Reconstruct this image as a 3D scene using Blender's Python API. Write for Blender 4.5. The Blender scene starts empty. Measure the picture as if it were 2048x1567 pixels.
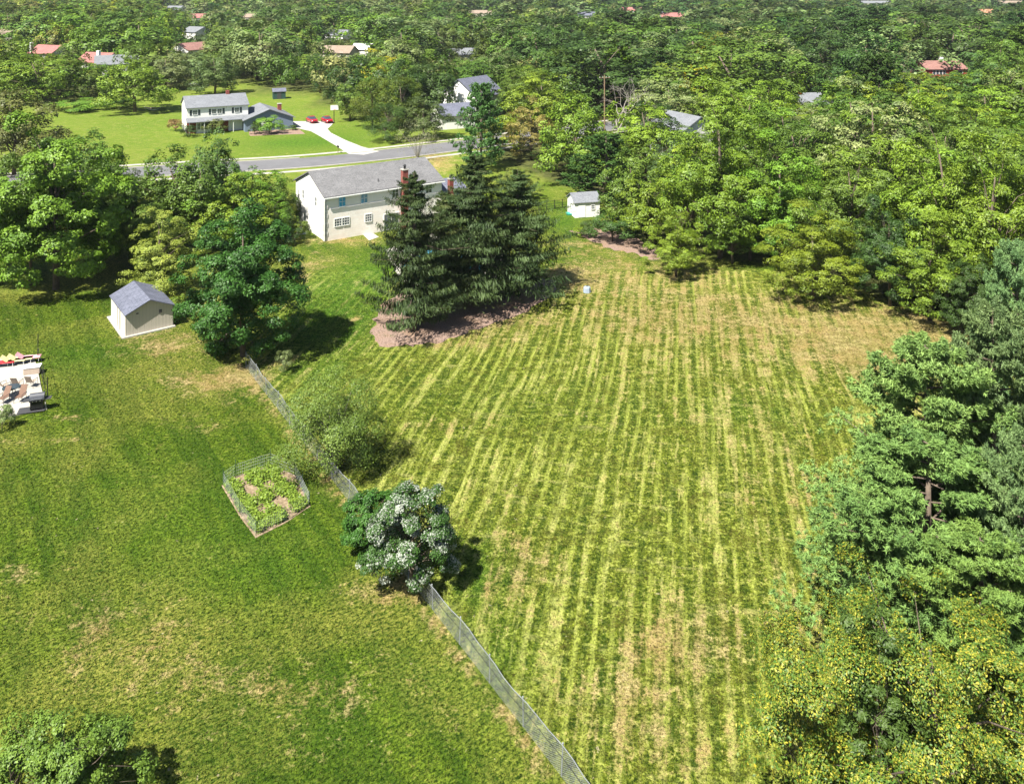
import bpy, math, random
import numpy as np
from mathutils import Vector
random.seed(7)
R = math.radians
C = bpy.context.scene.collection
sc = bpy.context.scene
# ------------------------------------------------------------------ camera (level, lens shifted down: the photo's verticals are parallel)
H = 32.0; F = 1700.0; HY = -30.0; CX = 1024.0     # camera height, focal length in photo pixels, horizon row
cd = bpy.data.cameras.new('camera'); cam = bpy.data.objects.new('camera', cd); C.objects.link(cam)
cam.location = (0, 0, H); cam.rotation_euler = (R(90), 0, 0)
cd.sensor_width = 36; cd.lens = F/2048*36; cd.shift_y = -(783.5-HY)/2048
cd.clip_start = 0.5; cd.clip_end = 12000
sc.camera = cam
# ------------------------------------------------------------------ light
SUN_EL = 55.0; sh = Vector((-0.61, -0.79)).normalized()
sdir = Vector((sh.x*math.cos(R(SUN_EL)), sh.y*math.cos(R(SUN_EL)), math.sin(R(SUN_EL))))
w = bpy.data.worlds.new('World'); sc.world = w; w.use_nodes = True
wn = w.node_tree; bg = wn.nodes['Background']
sky = wn.nodes.new('ShaderNodeTexSky'); sky.sky_type = 'NISHITA'; sky.sun_disc = False
sky.sun_elevation = R(SUN_EL); sky.sun_rotation = math.atan2(sh.x, sh.y) % (2*math.pi)
wn.links.new(sky.outputs[0], bg.inputs[0]); bg.inputs[1].default_value = 0.05
ld = bpy.data.lights.new('sun', 'SUN'); ld.energy = 5.0; ld.angle = R(0.5); ld.color = (1, 0.95, 0.84)
lo = bpy.data.objects.new('sun', ld); C.objects.link(lo); lo.rotation_euler = (-sdir).to_track_quat('-Z', 'Y').to_euler()
lo.location = (0, 0, 200)
sc.view_settings.view_transform = 'Standard'; sc.view_settings.look = 'None'
sc.view_settings.exposure = 1.3; sc.view_settings.gamma = 1
sc.cycles.max_bounces = 6; sc.cycles.diffuse_bounces = 1; sc.cycles.transmission_bounces = 3; sc.cycles.volume_bounces = 0

# ------------------------------------------------------------------ helpers
def G(px, py, h=0.0):
    k = (H-h)/(py-HY); return Vector(((px-CX)*k, F*k, h))
def pxm(Y): return F/Y
def tag(o, label=None, cat=None, group=None, kind=None):
    if label: o['label'] = label
    if cat: o['category'] = cat
    if group: o['group'] = group
    if kind: o['kind'] = kind
    return o
def thing(name, label, cat, loc=(0,0,0), rz=0.0, group=None):
    o = bpy.data.objects.new(name, None); C.objects.link(o); o.location = loc; o.rotation_euler = (0,0,rz)
    o.empty_display_size = 0.3
    return tag(o, label, cat, group)
class MB:
    def __init__(s): s.v = []; s.f = []
    def add(s, vs, fs):
        n = len(s.v); s.v += [tuple(p) for p in vs]; s.f += [tuple(i+n for i in f) for f in fs]; return s
    def box(s, x0,x1,y0,y1,z0,z1):
        return s.add([(x0,y0,z0),(x1,y0,z0),(x1,y1,z0),(x0,y1,z0),(x0,y0,z1),(x1,y0,z1),(x1,y1,z1),(x0,y1,z1)],
            [(0,3,2,1),(4,5,6,7),(0,1,5,4),(1,2,6,5),(2,3,7,6),(3,0,4,7)])
    def prism(s, poly, ax, a, b):      # poly in the two other axes; extruded along ax from a to b
        n = len(poly)
        def P(p, t):
            return (t,p[0],p[1]) if ax=='x' else (p[0],t,p[1]) if ax=='y' else (p[0],p[1],t)
        vs = [P(p,a) for p in poly]+[P(p,b) for p in poly]
        fs = [tuple(range(n))[::-1], tuple(range(n,2*n))]+[(i,(i+1)%n,n+(i+1)%n,n+i) for i in range(n)]
        return s.add(vs, fs)
    def tube(s, pts, rs, n=6, cap=True):
        pts = [Vector(p) for p in pts]; rings = []
        for i,p in enumerate(pts):
            d = (pts[min(i+1,len(pts)-1)]-pts[max(i-1,0)])
            if d.length < 1e-6: d = Vector((0,0,1))
            d.normalize(); a = d.cross(Vector((0,0,1)) if abs(d.z)<.9 else Vector((1,0,0))).normalized(); b = d.cross(a)
            r = rs[i] if hasattr(rs,'__len__') else rs
            rings.append([p+a*r*math.cos(2*math.pi*k/n)+b*r*math.sin(2*math.pi*k/n) for k in range(n)])
        vs = [v for r_ in rings for v in r_]; fs = []
        for i in range(len(pts)-1):
            for k in range(n): fs.append((i*n+k, i*n+(k+1)%n, (i+1)*n+(k+1)%n, (i+1)*n+k))
        if cap: fs += [tuple(range(n))[::-1], tuple(range((len(pts)-1)*n, len(pts)*n))]
        return s.add(vs, fs)
    def loft(s, rings, cap=True):
        n = len(rings[0]); vs = [v for r_ in rings for v in r_]; fs = []
        for i in range(len(rings)-1):
            for k in range(n): fs.append((i*n+k, i*n+(k+1)%n, (i+1)*n+(k+1)%n, (i+1)*n+k))
        if cap: fs += [tuple(range(n))[::-1], tuple(range((len(rings)-1)*n, len(rings)*n))]
        return s.add(vs, fs)
    def build(s, name, mat, parent=None, smooth=False, bevel=0):
        me = bpy.data.meshes.new(name); me.from_pydata([tuple(map(float,p)) for p in s.v], [], s.f)
        import bmesh
        bm = bmesh.new(); bm.from_mesh(me); bmesh.ops.recalc_face_normals(bm, faces=bm.faces)
        if bevel: bmesh.ops.bevel(bm, geom=bm.edges[:], offset=bevel, segments=2, affect='EDGES')
        bm.to_mesh(me); bm.free()
        if smooth: me.polygons.foreach_set('use_smooth', [True]*len(me.polygons))
        o = bpy.data.objects.new(name, me); C.objects.link(o)
        if mat: me.materials.append(mat)
        if parent: o.parent = parent
        return o
def npmesh(name, V, nper, var=None, tris=False):
    """V (N*nper,3) separate polygons of nper corners"""
    me = bpy.data.meshes.new(name); n = len(V); m = n//nper
    me.vertices.add(n); me.vertices.foreach_set('co', V.astype(np.float32).ravel())
    me.loops.add(n); me.loops.foreach_set('vertex_index', np.arange(n, dtype=np.int32))
    me.polygons.add(m); me.polygons.foreach_set('loop_start', np.arange(0, n, nper, dtype=np.int32))
    me.polygons.foreach_set('loop_total', np.full(m, nper, dtype=np.int32))
    if var is not None:
        a = me.attributes.new('var', 'FLOAT', 'FACE'); a.data.foreach_set('value', var.astype(np.float32))
    me.update(calc_edges=True)
    return me
# ------------------------------------------------------------------ node helper
class NT:
    def __init__(s, name):
        s.m = bpy.data.materials.new(name); s.m.use_nodes = True; s.t = s.m.node_tree
        s.t.nodes.clear(); s.out = s.t.nodes.new('ShaderNodeOutputMaterial')
    def n(s, ty, **kw):
        x = s.t.nodes.new(ty)
        for k,v in kw.items(): setattr(x, k, v)
        return x
    def put(s, sock, v):
        if v is None: return
        if isinstance(v, bpy.types.NodeSocket): s.t.links.new(v, sock)
        elif isinstance(v, (tuple,list)) and sock.type == 'RGBA' and len(v)==3: sock.default_value = (*v,1)
        else: sock.default_value = v
    def obj(s): return s.n('ShaderNodeTexCoord').outputs['Object']
    def geo(s): return s.n('ShaderNodeNewGeometry').outputs['Position']
    def attr(s, a): return s.n('ShaderNodeAttribute', attribute_name=a).outputs['Fac']
    def noise(s, vec, scale, detail=3, rough=.55, out='Fac'):
        x = s.n('ShaderNodeTexNoise'); s.put(x.inputs['Vector'], vec); x.inputs['Scale'].default_value = scale
        x.inputs['Detail'].default_value = detail; x.inputs['Roughness'].default_value = rough; return x.outputs[out]
    def math(s, op, a, b=None, clamp=False):
        x = s.n('ShaderNodeMath', operation=op); x.use_clamp = clamp; s.put(x.inputs[0], a); s.put(x.inputs[1], b); return x.outputs[0]
    def mr(s, v, a, b, c=0.0, d=1.0):
        x = s.n('ShaderNodeMapRange'); s.put(x.inputs[0], v)
        for i,q in enumerate((a,b,c,d)): s.put(x.inputs[i+1], q)
        return x.outputs[0]
    def mix(s, f, a, b, mode='MIX'):
        x = s.n('ShaderNodeMix', data_type='RGBA', blend_type=mode); s.put(x.inputs[0], f); s.put(x.inputs[6], a); s.put(x.inputs[7], b); return x.outputs[2]
    def dot(s, vec, c):
        x = s.n('ShaderNodeVectorMath', operation='DOT_PRODUCT'); s.put(x.inputs[0], vec); x.inputs[1].default_value = c; return x.outputs['Value']
    def comb(s, x_, y_, z_=0.0):
        x = s.n('ShaderNodeCombineXYZ'); s.put(x.inputs[0], x_); s.put(x.inputs[1], y_); s.put(x.inputs[2], z_); return x.outputs[0]
    def sep(s, v):
        x = s.n('ShaderNodeSeparateXYZ'); s.put(x.inputs[0], v); return x.outputs
    def bump(s, h, st=.3, dist=.02):
        x = s.n('ShaderNodeBump'); x.inputs['Strength'].default_value = st; x.inputs['Distance'].default_value = dist; s.put(x.inputs['Height'], h); return x.outputs[0]
    def pbr(s, col, rough=.8, metal=0.0, nrm=None, spec=.5, alpha=None, coat=None):
        x = s.n('ShaderNodeBsdfPrincipled'); s.put(x.inputs['Base Color'], col); s.put(x.inputs['Roughness'], rough)
        s.put(x.inputs['Metallic'], metal); s.put(x.inputs['Normal'], nrm) if nrm else None; s.put(x.inputs['Specular IOR Level'], spec)
        if coat: x.inputs['Coat Weight'].default_value = coat
        s.t.links.new(x.outputs[0], s.out.inputs[0]); return s.m
def plain(name, col, rough=.7, metal=0.0, var=.25, scale=3.0, spec=.5, coat=None):
    t = NT(name); o = t.obj(); n = t.noise(o, scale, 5, .65)
    c = t.mix(t.mr(n,.3,.7), tuple(x*(1-var) for x in col), tuple(min(1,x*(1+var*.6)) for x in col))
    return t.pbr(c, rough, metal, t.bump(t.noise(o, scale*12, 2), .15, .01), spec, coat=coat)
def shingle(name, a, b):
    t = NT(name); o = t.obj(); x,y,z = t.sep(o)
    br = t.n('ShaderNodeTexBrick'); t.put(br.inputs['Vector'], t.comb(t.math('ADD',x,0.0), t.math('ADD', y, t.math('MULTIPLY', z, .7))))
    t.put(br.inputs['Color1'], a); t.put(br.inputs['Color2'], b); t.put(br.inputs['Mortar'], tuple(q*.6 for q in a)); br.inputs['Scale'].default_value = 1.0
    br.inputs['Brick Width'].default_value = .6; br.inputs['Row Height'].default_value = .22; br.inputs['Mortar Size'].default_value = .018
    n = t.noise(o, 4.5, 4, .8); n2 = t.noise(o, .7, 3)
    c = t.mix(t.mr(n,.40,.60,.0,.6), br.outputs[0], tuple(min(1,q*1.3) for q in b)); c = t.mix(t.mr(n2,.35,.7,0,.35), c, tuple(q*.7 for q in a))
    return t.pbr(c, .9, 0, t.bump(n, .4, .02), .2)
def siding(name, col, step=.2, ax=2, lo=.86, dirt=.12):
    t = NT(name); o = t.obj(); q = t.sep(o)[ax]
    fr = t.math('FRACT', t.math('DIVIDE', q, step)); ln = t.math('GREATER_THAN', fr, .88)
    n = t.noise(o, .8, 5); c = t.mix(t.mr(n,.4,.75,0,dirt), col, tuple(x*.55 for x in col)); c = t.mix(t.math('MULTIPLY', ln, 1-lo), c, (0.02,0.02,0.02))
    return t.pbr(c, .55, 0, t.bump(fr, .5, .02), .4)
def brickmat(name, a, b, mort, ax='x', wid=.22, row=.075, scale=1.0):
    t = NT(name); o = t.obj(); x,y,z = t.sep(o)
    br = t.n('ShaderNodeTexBrick'); t.put(br.inputs['Vector'], t.comb(x if ax=='x' else t.math('ADD', x, y), z)); t.put(br.inputs['Color1'], a); t.put(br.inputs['Color2'], b); t.put(br.inputs['Mortar'], mort)
    br.inputs['Scale'].default_value = scale; br.inputs['Brick Width'].default_value = wid; br.inputs['Row Height'].default_value = row; br.inputs['Mortar Size'].default_value = .008
    n = t.noise(o, 1.3, 5, .65); c = t.mix(t.mr(n,.35,.7,0,.3), br.outputs[0], tuple(q*.7 for q in a))
    return t.pbr(c, .85, 0, t.bump(br.outputs['Fac'], .3, .01), .3)
M = {}
M['white'] = siding('white_siding', (.80,.79,.77)); M['white_trim'] = plain('white_trim', (.78,.78,.76), .5, var=.06)
M['vertical'] = siding('tan_vertical_siding', (.50,.46,.39), .3, 0, .85, .05); M['vertical_sunlit'] = siding('tan_vertical_siding_sunlit', (.62,.59,.53), .3, 1, .85, .05)  # side copy is paler: the sun on that face is put into its colour
M['blue'] = siding('blue_grey_siding', (.17,.22,.30)); M['palebrick'] = brickmat('pale_painted_brick', (.86,.78,.72), (.90,.86,.82), (.80,.72,.66), wid=.9, row=.28)
M['brick'] = brickmat('red_brick', (.20,.035,.03), (.27,.06,.045), (.25,.16,.14), ax='xy'); M['stone'] = brickmat('quoin_stone', (.66,.64,.62), (.36,.34,.33), (.7,.68,.66), ax='xy', wid=.5, row=.3)
M['grey_roof'] = shingle('grey_shingles', (.115,.115,.12), (.17,.17,.178)); M['dark_roof'] = shingle('dark_slate_shingles', (.085,.09,.125), (.15,.16,.21))
M['shed_roof'] = shingle('worn_blue_grey_shingles', (.08,.088,.12), (.14,.15,.20)); M['light_roof'] = shingle('light_grey_shingles', (.14,.15,.17), (.19,.20,.22))
M['red_roof'] = shingle('faded_red_shingles', (.26,.10,.095), (.33,.15,.14)); M['brown_roof'] = shingle('red_brown_shingles', (.20,.10,.09), (.27,.15,.13)); M['tan_roof'] = shingle('tan_shingles', (.22,.17,.13), (.27,.21,.17))
M['orange_roof'] = shingle('orange_shingles', (.38,.17,.10), (.42,.22,.14))
M['cream'] = siding('cream_siding', (.60,.55,.46)); M['grey_wall_and_eave_shade'] = siding('grey_siding_and_eave_shade', (.80,.76,.73)); M['red_wall'] = siding('dark_red_siding', (.28,.035,.03))  # the grey siding also carries the painted eave shade on the main house
M['concrete'] = plain('concrete', (.38,.36,.32), .85, var=.16, scale=.6); M['driveway'] = plain('pale_driveway', (.40,.385,.36), .85, var=.2, scale=.35)
M['asphalt'] = plain('asphalt', (.135,.135,.145), .9, var=.2, scale=.25); M['black'] = plain('black_paint', (.012,.012,.014), .4, var=.2); M['dark'] = plain('dark_grey', (.05,.05,.055), .6, var=.2)
M['glass'] = plain('window_glass', (.05,.07,.09), .08, var=.4, scale=1.5, spec=.9); M['blueglass'] = plain('teal_window_glass', (.05,.22,.32), .1, var=.4, scale=2, spec=.9); M['shutter'] = plain('black_shutter', (.02,.03,.04), .6)
M['galv'] = plain('galvanised_wire', (.50,.53,.56), .4, .35, var=.15, scale=1.0); M['post'] = plain('dull_post', (.26,.28,.29), .6, .3); M['green_post'] = plain('green_post', (.03,.07,.045), .6)
M['carpaint'] = plain('crimson_car_paint', (.38,.008,.02), .25, 0, var=.08, coat=.8); M['tyre'] = plain('rubber', (.015,.015,.015), .9); M['rim'] = plain('rim_metal', (.5,.5,.52), .3, .9); M['headlight'] = plain('lamp_glass', (.7,.7,.7), .1)
M['wood'] = plain('weathered_wood', (.22,.15,.09), .85, var=.35, scale=4); M['bark'] = plain('bark', (.13,.10,.075), .95, var=.45, scale=5); M['palebark'] = plain('pale_dead_bark', (.27,.245,.215), .9, var=.3, scale=4)
M['tanfab'] = plain('tan_sling_fabric', (.40,.32,.26), .8, var=.1); M['brownfab'] = plain('brown_sling_fabric', (.17,.10,.07), .8, var=.15); M['red'] = plain('red_fabric', (.55,.03,.04), .7); M['pink'] = plain('pink_fabric', (.75,.35,.40), .7); M['yellow'] = plain('pale_yellow_fabric', (.80,.72,.35), .7)
M['greyplastic'] = plain('blue_grey_plastic', (.30,.36,.44), .5); M['teal'] = plain('teal_plastic', (.05,.35,.28), .5); M['orange'] = plain('orange_paint', (.75,.12,.03), .6); M['stonepale'] = plain('pale_rock', (.45,.42,.38), .9, var=.3)

# ------------------------------------------------------------------ ground sheet
PATCH = [ # px, py, rx, ry, strength : sun-bleached or bare grass
 (330,685,95,30,1.0),(440,760,110,34,1.1),(390,850,60,20,.5),(135,878,34,8,.9),(140,835,40,8,.8),(20,885,40,8,.7),(610,545,26,30,.95),(690,482,80,8,1.0),(690,520,60,14,.45),(640,500,30,8,.5),
 (1135,555,60,25,.8),(1210,520,110,45,.55),(1160,490,60,10,.5),(1600,650,330,80,.62),(1850,650,130,45,.75),(1760,745,70,70,.7),(1700,700,160,60,.5),(1330,580,200,55,.45),(1450,1270,150,80,.6),(1330,1290,90,70,.5),
 (1050,1120,90,60,.6),(1000,1190,50,60,.35),(770,1190,70,30,.9),(900,680,150,20,.7),(1010,640,80,20,.7),(40,1150,45,24,.7),(230,1240,170,50,.6),(745,1270,18,8,1.0),(300,1340,200,60,.5),(620,1400,260,90,.45),
 (1230,1400,150,80,.6),(1500,900,250,300,.22),(1250,760,200,120,.15),(1000,1000,60,90,.2),(1640,1000,60,260,.3),(860,310,40,14,1.0),(880,330,40,20,.9),(1195,240,20,14,1.0),(710,638,14,6,1.1),(270,250,110,30,.1),(860,850,130,12,.5),(1330,1500,160,60,.5),(560,720,50,8,.6),
 (1390,545,60,16,.5),(1820,405,90,22,.9),(1420,100,60,14,1.0),(250,540,110,14,.35),(640,235,80,14,.35),(1740,430,30,15,.8),(1600,500,40,12,.4),(1940,415,50,12,.5),(1530,1050,40,200,.2),(1250,640,300,30,.3)]
LUSH = [(660,590,90,70,.9),(680,660,100,40,.9),(620,740,90,30,.6),(760,560,60,60,.8),(590,286,110,16,1.0),(400,235,250,40,.35),(720,265,90,26,.5),(120,720,120,40,.6),(300,1000,300,100,.3),(500,1120,220,70,.4),(960,1140,60,60,.8),(1130,440,50,30,.6),(1240,580,30,10,.7),(1500,820,70,30,.4),(950,800,300,60,.2),(900,1350,120,60,.3),(1000,1300,60,90,.4),(640,1440,200,60,.25)]
FA = Vector((-22.3,71.1)); FB = Vector((4.2,31.0))       # the chain link fence line
def axis(lo, hi, step, far, neg=True):
    a = list(np.arange(lo, hi+1e-6, step)); s = step; x = hi
    while x < far: s *= 1.25; x += s; a.append(x)
    if neg:
        s = step; x = lo
        while x > -far: s *= 1.25; x -= s; a.insert(0, x)
    return np.array(a)
gx = axis(-70, 60, .5, 4500); gy = axis(26, 130, .5, 6500, False); gy = np.concatenate([[-300,-80,-20,5,18],gy])
X, Y = np.meshgrid(gx, gy); P2 = np.stack([X.ravel(), Y.ravel()], 1)
dry = np.zeros(len(P2)); lush = np.zeros(len(P2))
for arr, L in ((dry, PATCH), (lush, LUSH)):
    for (px,py,rx,ry,st) in L:
        c = G(px,py); m = c.y/F; dz = c.y/(py-HY)
        d = ((P2[:,0]-c.x)/(rx*m))**2 + ((P2[:,1]-c.y)/(ry*dz))**2
        arr += st*np.exp(-d*.9)
fd = (FB-FA).normalized(); fn = Vector((fd.y,-fd.x))     # fn points to the near-left side
rel = P2-np.array(FA); sd = rel[:,0]*fn.x+rel[:,1]*fn.y; al = rel[:,0]*fd.x+rel[:,1]*fd.y
dry += np.where((al>-1)&(al<60), 1.1*np.exp(-((sd-.35)/.28)**2), 0)
right = 1/(1+np.exp(sd/.4)) if fn.x < 0 else 1/(1+np.exp(-sd/.4))
right = np.where(P2[:,1]>95, 0, right)
# woodland floor
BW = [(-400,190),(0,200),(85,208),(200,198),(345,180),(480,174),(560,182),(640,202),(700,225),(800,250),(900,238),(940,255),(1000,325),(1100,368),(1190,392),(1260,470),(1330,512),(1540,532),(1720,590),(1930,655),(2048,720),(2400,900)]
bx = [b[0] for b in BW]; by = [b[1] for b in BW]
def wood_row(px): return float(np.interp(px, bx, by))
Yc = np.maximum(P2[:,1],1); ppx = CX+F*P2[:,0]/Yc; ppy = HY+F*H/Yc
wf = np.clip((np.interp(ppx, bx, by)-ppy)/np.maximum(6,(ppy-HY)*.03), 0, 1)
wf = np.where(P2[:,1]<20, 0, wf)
me = bpy.data.meshes.new('ground')
nx, ny = len(gx), len(gy); idx = np.arange(nx*ny).reshape(ny,nx)
quads = np.stack([idx[:-1,:-1],idx[:-1,1:],idx[1:,1:],idx[1:,:-1]],-1).reshape(-1,4)
me.from_pydata(np.c_[P2, np.zeros(len(P2))].tolist(), [], quads.tolist())
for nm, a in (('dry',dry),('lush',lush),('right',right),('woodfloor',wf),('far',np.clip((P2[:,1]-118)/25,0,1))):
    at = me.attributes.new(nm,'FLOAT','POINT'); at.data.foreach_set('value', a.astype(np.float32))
t = NT('mown_lawn'); p = t.obj()
s_ = t.dot(p,(.980,-.197,0)); q_ = t.dot(p,(.197,.980,0))
wob = t.math('MULTIPLY', t.math('SUBTRACT', t.noise(p,.03,1), .5), 2.0); s1 = t.math('ADD', s_, wob)
s1 = t.math('ADD', s1, t.math('MULTIPLY', t.math('SUBTRACT', t.noise(p,.8,3,.7), .5), .22)); st1 = t.noise(t.comb(s1, t.math('MULTIPLY',q_,.05)), 1.7, 3, .6)           # mower tracks along the big lawn
st2 = t.noise(t.comb(t.math('MULTIPLY',s_,.16), q_), 1.5, 3, .75)              # fainter cross passes
big = t.noise(p,.09,4,.6); mid = t.noise(p,.5,5,.75); blot = t.noise(p,1.7,5,.75); fine = t.noise(p,5.0,4,.8); vf = t.noise(p,6.5,4,.85)
a_dry = t.attr('dry'); a_lush = t.attr('lush'); a_r = t.attr('right'); a_w = t.attr('woodfloor')
sl = t.dot(p,(.827,.562,0)); al_ = t.dot(p,(-.562,.827,0)); st3 = t.noise(t.comb(t.math('ADD', sl, wob), t.math('MULTIPLY', al_, .05)), .95, 2, .5)
# left lawn: blades lie over, so the grain is drawn out across the passes
grain = t.noise(t.comb(t.math('MULTIPLY', sl, 1.1), t.math('MULTIPLY', al_, 4.5)), 1.9, 4, .8)
tex = t.math('ADD', t.math('MULTIPLY',blot,.5), t.math('MULTIPLY',fine,.5)); texL = t.math('ADD', t.math('MULTIPLY',grain,.55), t.math('MULTIPLY',fine,.45))
gL = t.mix(t.mr(texL,.435,.565), (.022,.054,.002), (.155,.235,.016)); gL = t.mix(t.mr(blot,.54,.68,0,.5), gL, (.32,.35,.05))
gL = t.mix(t.mr(st3,.46,.56,0,.55), gL, (.026,.070,.003)); gL = t.mix(t.math('MULTIPLY', t.mr(big,.44,.62,0,.8), t.mr(texL,.44,.55)), gL, (.33,.32,.065))
gR = t.mix(t.mr(tex,.43,.57), (.026,.052,.002), (.215,.265,.018))
wave = t.math('SINE', t.math('MULTIPLY', s1, 7.2)); brk = t.mr(t.noise(t.comb(t.math('MULTIPLY',s_,.35), t.math('MULTIPLY',q_,.09)),1.0,3,.6),.40,.60)
gR = t.mix(t.math('MULTIPLY', t.math('MULTIPLY', t.mr(wave,.35,.9), brk), .6), gR, (.50,.56,.11)); gR = t.mix(t.math('MULTIPLY', t.math('MULTIPLY', t.mr(wave,-.2,-.9), brk), .45), gR, (.022,.058,.002))
gR = t.mix(t.math('MULTIPLY', t.mr(st1,.52,.62,0,.9), t.mr(mid,.42,.58,.1,1)), gR, (.54,.58,.15)); gR = t.mix(t.mr(st1,.47,.38,0,.5), gR, (.032,.072,.005)); gR = t.mix(t.math('MULTIPLY', t.mr(st2,.54,.64,0,.75), t.mr(mid,.46,.58)), gR, (.36,.36,.11))
gR = t.mix(t.math('MULTIPLY', t.mr(blot,.51,.60,0,.85), t.mr(fine,.42,.56)), gR, (.44,.49,.10)); gR = t.mix(t.math('MULTIPLY', t.mr(mid,.49,.36,0,.8), t.mr(fine,.62,.42)), gR, (.12,.105,.018))
g = t.mix(a_r, gL, gR); g = t.mix(t.attr('far'), g, t.mix(t.mr(tex,.38,.62), t.mix(t.mr(big,.4,.6),(.085,.145,.012),(.12,.165,.020)), t.mix(t.mr(mid,.4,.6),(.15,.23,.020),(.26,.28,.06))))
g = t.mix(t.math('MULTIPLY', t.math('MINIMUM',a_lush,1.0), t.mr(mid,.3,.6,.5,.9)), g, t.mix(t.mr(tex,.43,.57), (.020,.070,.003), (.085,.21,.012)))
strp = t.math('MULTIPLY', t.mr(st1,.40,.60,-.30,.36), a_r)
dn = t.math('ADD', t.math('ADD', a_dry, strp), t.math('ADD', t.math('MULTIPLY', t.math('SUBTRACT', mid, .5), 2.6), t.math('MULTIPLY', t.math('SUBTRACT', tex, .5), 4.0)))
df = t.mr(dn,.45,1.15,0,.88)
dcol = t.mix(t.mr(tex,.42,.58), (.15,.10,.030), (.60,.47,.23)); dcol = t.mix(t.mr(t.noise(p,.35,3),.4,.65,0,.5), dcol, (.36,.22,.08)); dcol = t.mix(t.mr(mid,.42,.58,.45,0), dcol, (.20,.20,.04))
g = t.mix(df, g, dcol)
spk = t.math('MULTIPLY', t.math('GREATER_THAN', t.noise(p,2.4,2,.5), .735), .6); g = t.mix(spk, g, (.50,.43,.28))
nearf = t.math('SUBTRACT', 1.0, t.math('MULTIPLY', t.attr('far'), .8))
g = t.mix(t.math('MULTIPLY', t.mr(vf,.38,.50,.85,0), nearf), g, (.008,.020,.002))
g = t.mix(t.math('MULTIPLY', t.mr(vf,.53,.66,0,.5), t.mr(a_r,0,1,.35,1)), g, (.32,.36,.09))
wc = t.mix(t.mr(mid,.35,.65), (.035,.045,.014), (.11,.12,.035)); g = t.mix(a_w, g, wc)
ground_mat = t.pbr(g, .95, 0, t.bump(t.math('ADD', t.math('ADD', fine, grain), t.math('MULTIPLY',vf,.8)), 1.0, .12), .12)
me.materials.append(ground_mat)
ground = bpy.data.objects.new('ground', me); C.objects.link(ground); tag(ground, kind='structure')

# real blades standing on the near lawns, coloured by the same material
gr_ = np.random.default_rng(3); nT = 430000; Yt_ = np.sqrt(gr_.uniform(29.5**2, 88.0**2, nT)); Xt_ = gr_.uniform(-.66,.66,nT)*Yt_
def samp(a):
    A_ = a.reshape(ny,nx); i0 = np.searchsorted(gx, Xt_)-1; j0 = np.searchsorted(gy, Yt_)-1; i0 = np.clip(i0,0,nx-2); j0 = np.clip(j0,0,ny-2)
    fx = (Xt_-gx[i0])/(gx[i0+1]-gx[i0]); fy = (Yt_-gy[j0])/(gy[j0+1]-gy[j0])
    return (A_[j0,i0]*(1-fx)+A_[j0,i0+1]*fx)*(1-fy)+(A_[j0+1,i0]*(1-fx)+A_[j0+1,i0+1]*fx)*fy
def inpoly(P_, poly):
    ins = np.zeros(len(P_),bool); n = len(poly)
    for i in range(n):
        a_, b_ = poly[i], poly[(i+1)%n]; cnd = ((a_[1]>P_[:,1])!=(b_[1]>P_[:,1])) & (P_[:,0] < (b_[0]-a_[0])*(P_[:,1]-a_[1])/(b_[1]-a_[1]+1e-9)+a_[0]); ins ^= cnd
    return ins
PT = np.stack([Xt_,Yt_],1); ok = np.ones(nT,bool)
for poly in ([(-110,728),(66,711),(74,735),(82,775),(94,819),(60,826),(0,838),(-130,860)],[(446,972),(470,955),(540,932),(590,952),(618,1012),(570,1044),(512,1073),(480,1030)],[(744,640),(770,596),(850,556),(1000,540),(1116,556),(1110,595),(1040,634),(960,660),(880,690),(820,696),(760,700),(744,670)],[(215,635),(250,682),(352,656),(345,610),(280,560),(226,570)]):
    ok &= ~inpoly(PT, [tuple(G(*q).xy) for q in poly])
an = gr_.uniform(0,6.283,nT); wd = gr_.uniform(.02,.05,nT); hh = gr_.uniform(.035,.10,nT)*np.clip(1.1-samp(dry)*.5,.4,1.1); ln_ = gr_.normal(0,.05,(nT,2))+np.array([.01,.02])
dx_ = np.cos(an)*wd; dy_ = np.sin(an)*wd
VT = np.stack([np.stack([Xt_-dx_,Yt_-dy_,np.zeros(nT)],1),np.stack([Xt_+dx_,Yt_+dy_,np.zeros(nT)],1),np.stack([Xt_+ln_[:,0],Yt_+ln_[:,1],hh],1)],1)[ok].reshape(-1,3)
tm_ = npmesh('grass',VT,3)
for nm, a in (('dry',dry),('lush',lush),('right',right),('woodfloor',wf)):
    at = tm_.attributes.new(nm,'FLOAT','POINT'); at.data.foreach_set('value', np.repeat(samp(a)[ok],3).astype(np.float32))
tm_.materials.append(ground_mat); tag_o = bpy.data.objects.new('grass', tm_); C.objects.link(tag_o); tag(tag_o,'short mown grass blades standing on the near lawns','grass',kind='stuff')
def sheet(name, pxpoly, mat, z=.004, thick=0.0, world=False):
    pts = [Vector(q) if world else G(*q) for q in pxpoly]
    b = MB(); n = len(pts)
    if thick: b.add([(p.x,p.y,0.0) for p in pts]+[(p.x,p.y,thick) for p in pts], [tuple(range(n,2*n))]+[(i,(i+1)%n,n+(i+1)%n,n+i) for i in range(n)])
    else: b.add([(p.x,p.y,z) for p in pts], [tuple(range(n))])
    o = b.build(name, mat)
    if not thick and o.data.polygons[0].normal.z < 0: o.data.flip_normals()
    return tag(o, kind='structure')
def wavy(poly, amp=.5, n=5, seed=1):
    r = random.Random(seed); out = []
    for i in range(len(poly)):
        a = G(*poly[i]); b = G(*poly[(i+1)%len(poly)])
        for k in range(n):
            q = a.lerp(b, k/n); out.append((q.x+r.uniform(-amp,amp), q.y+r.uniform(-amp,amp), 0))
    return out
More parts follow.
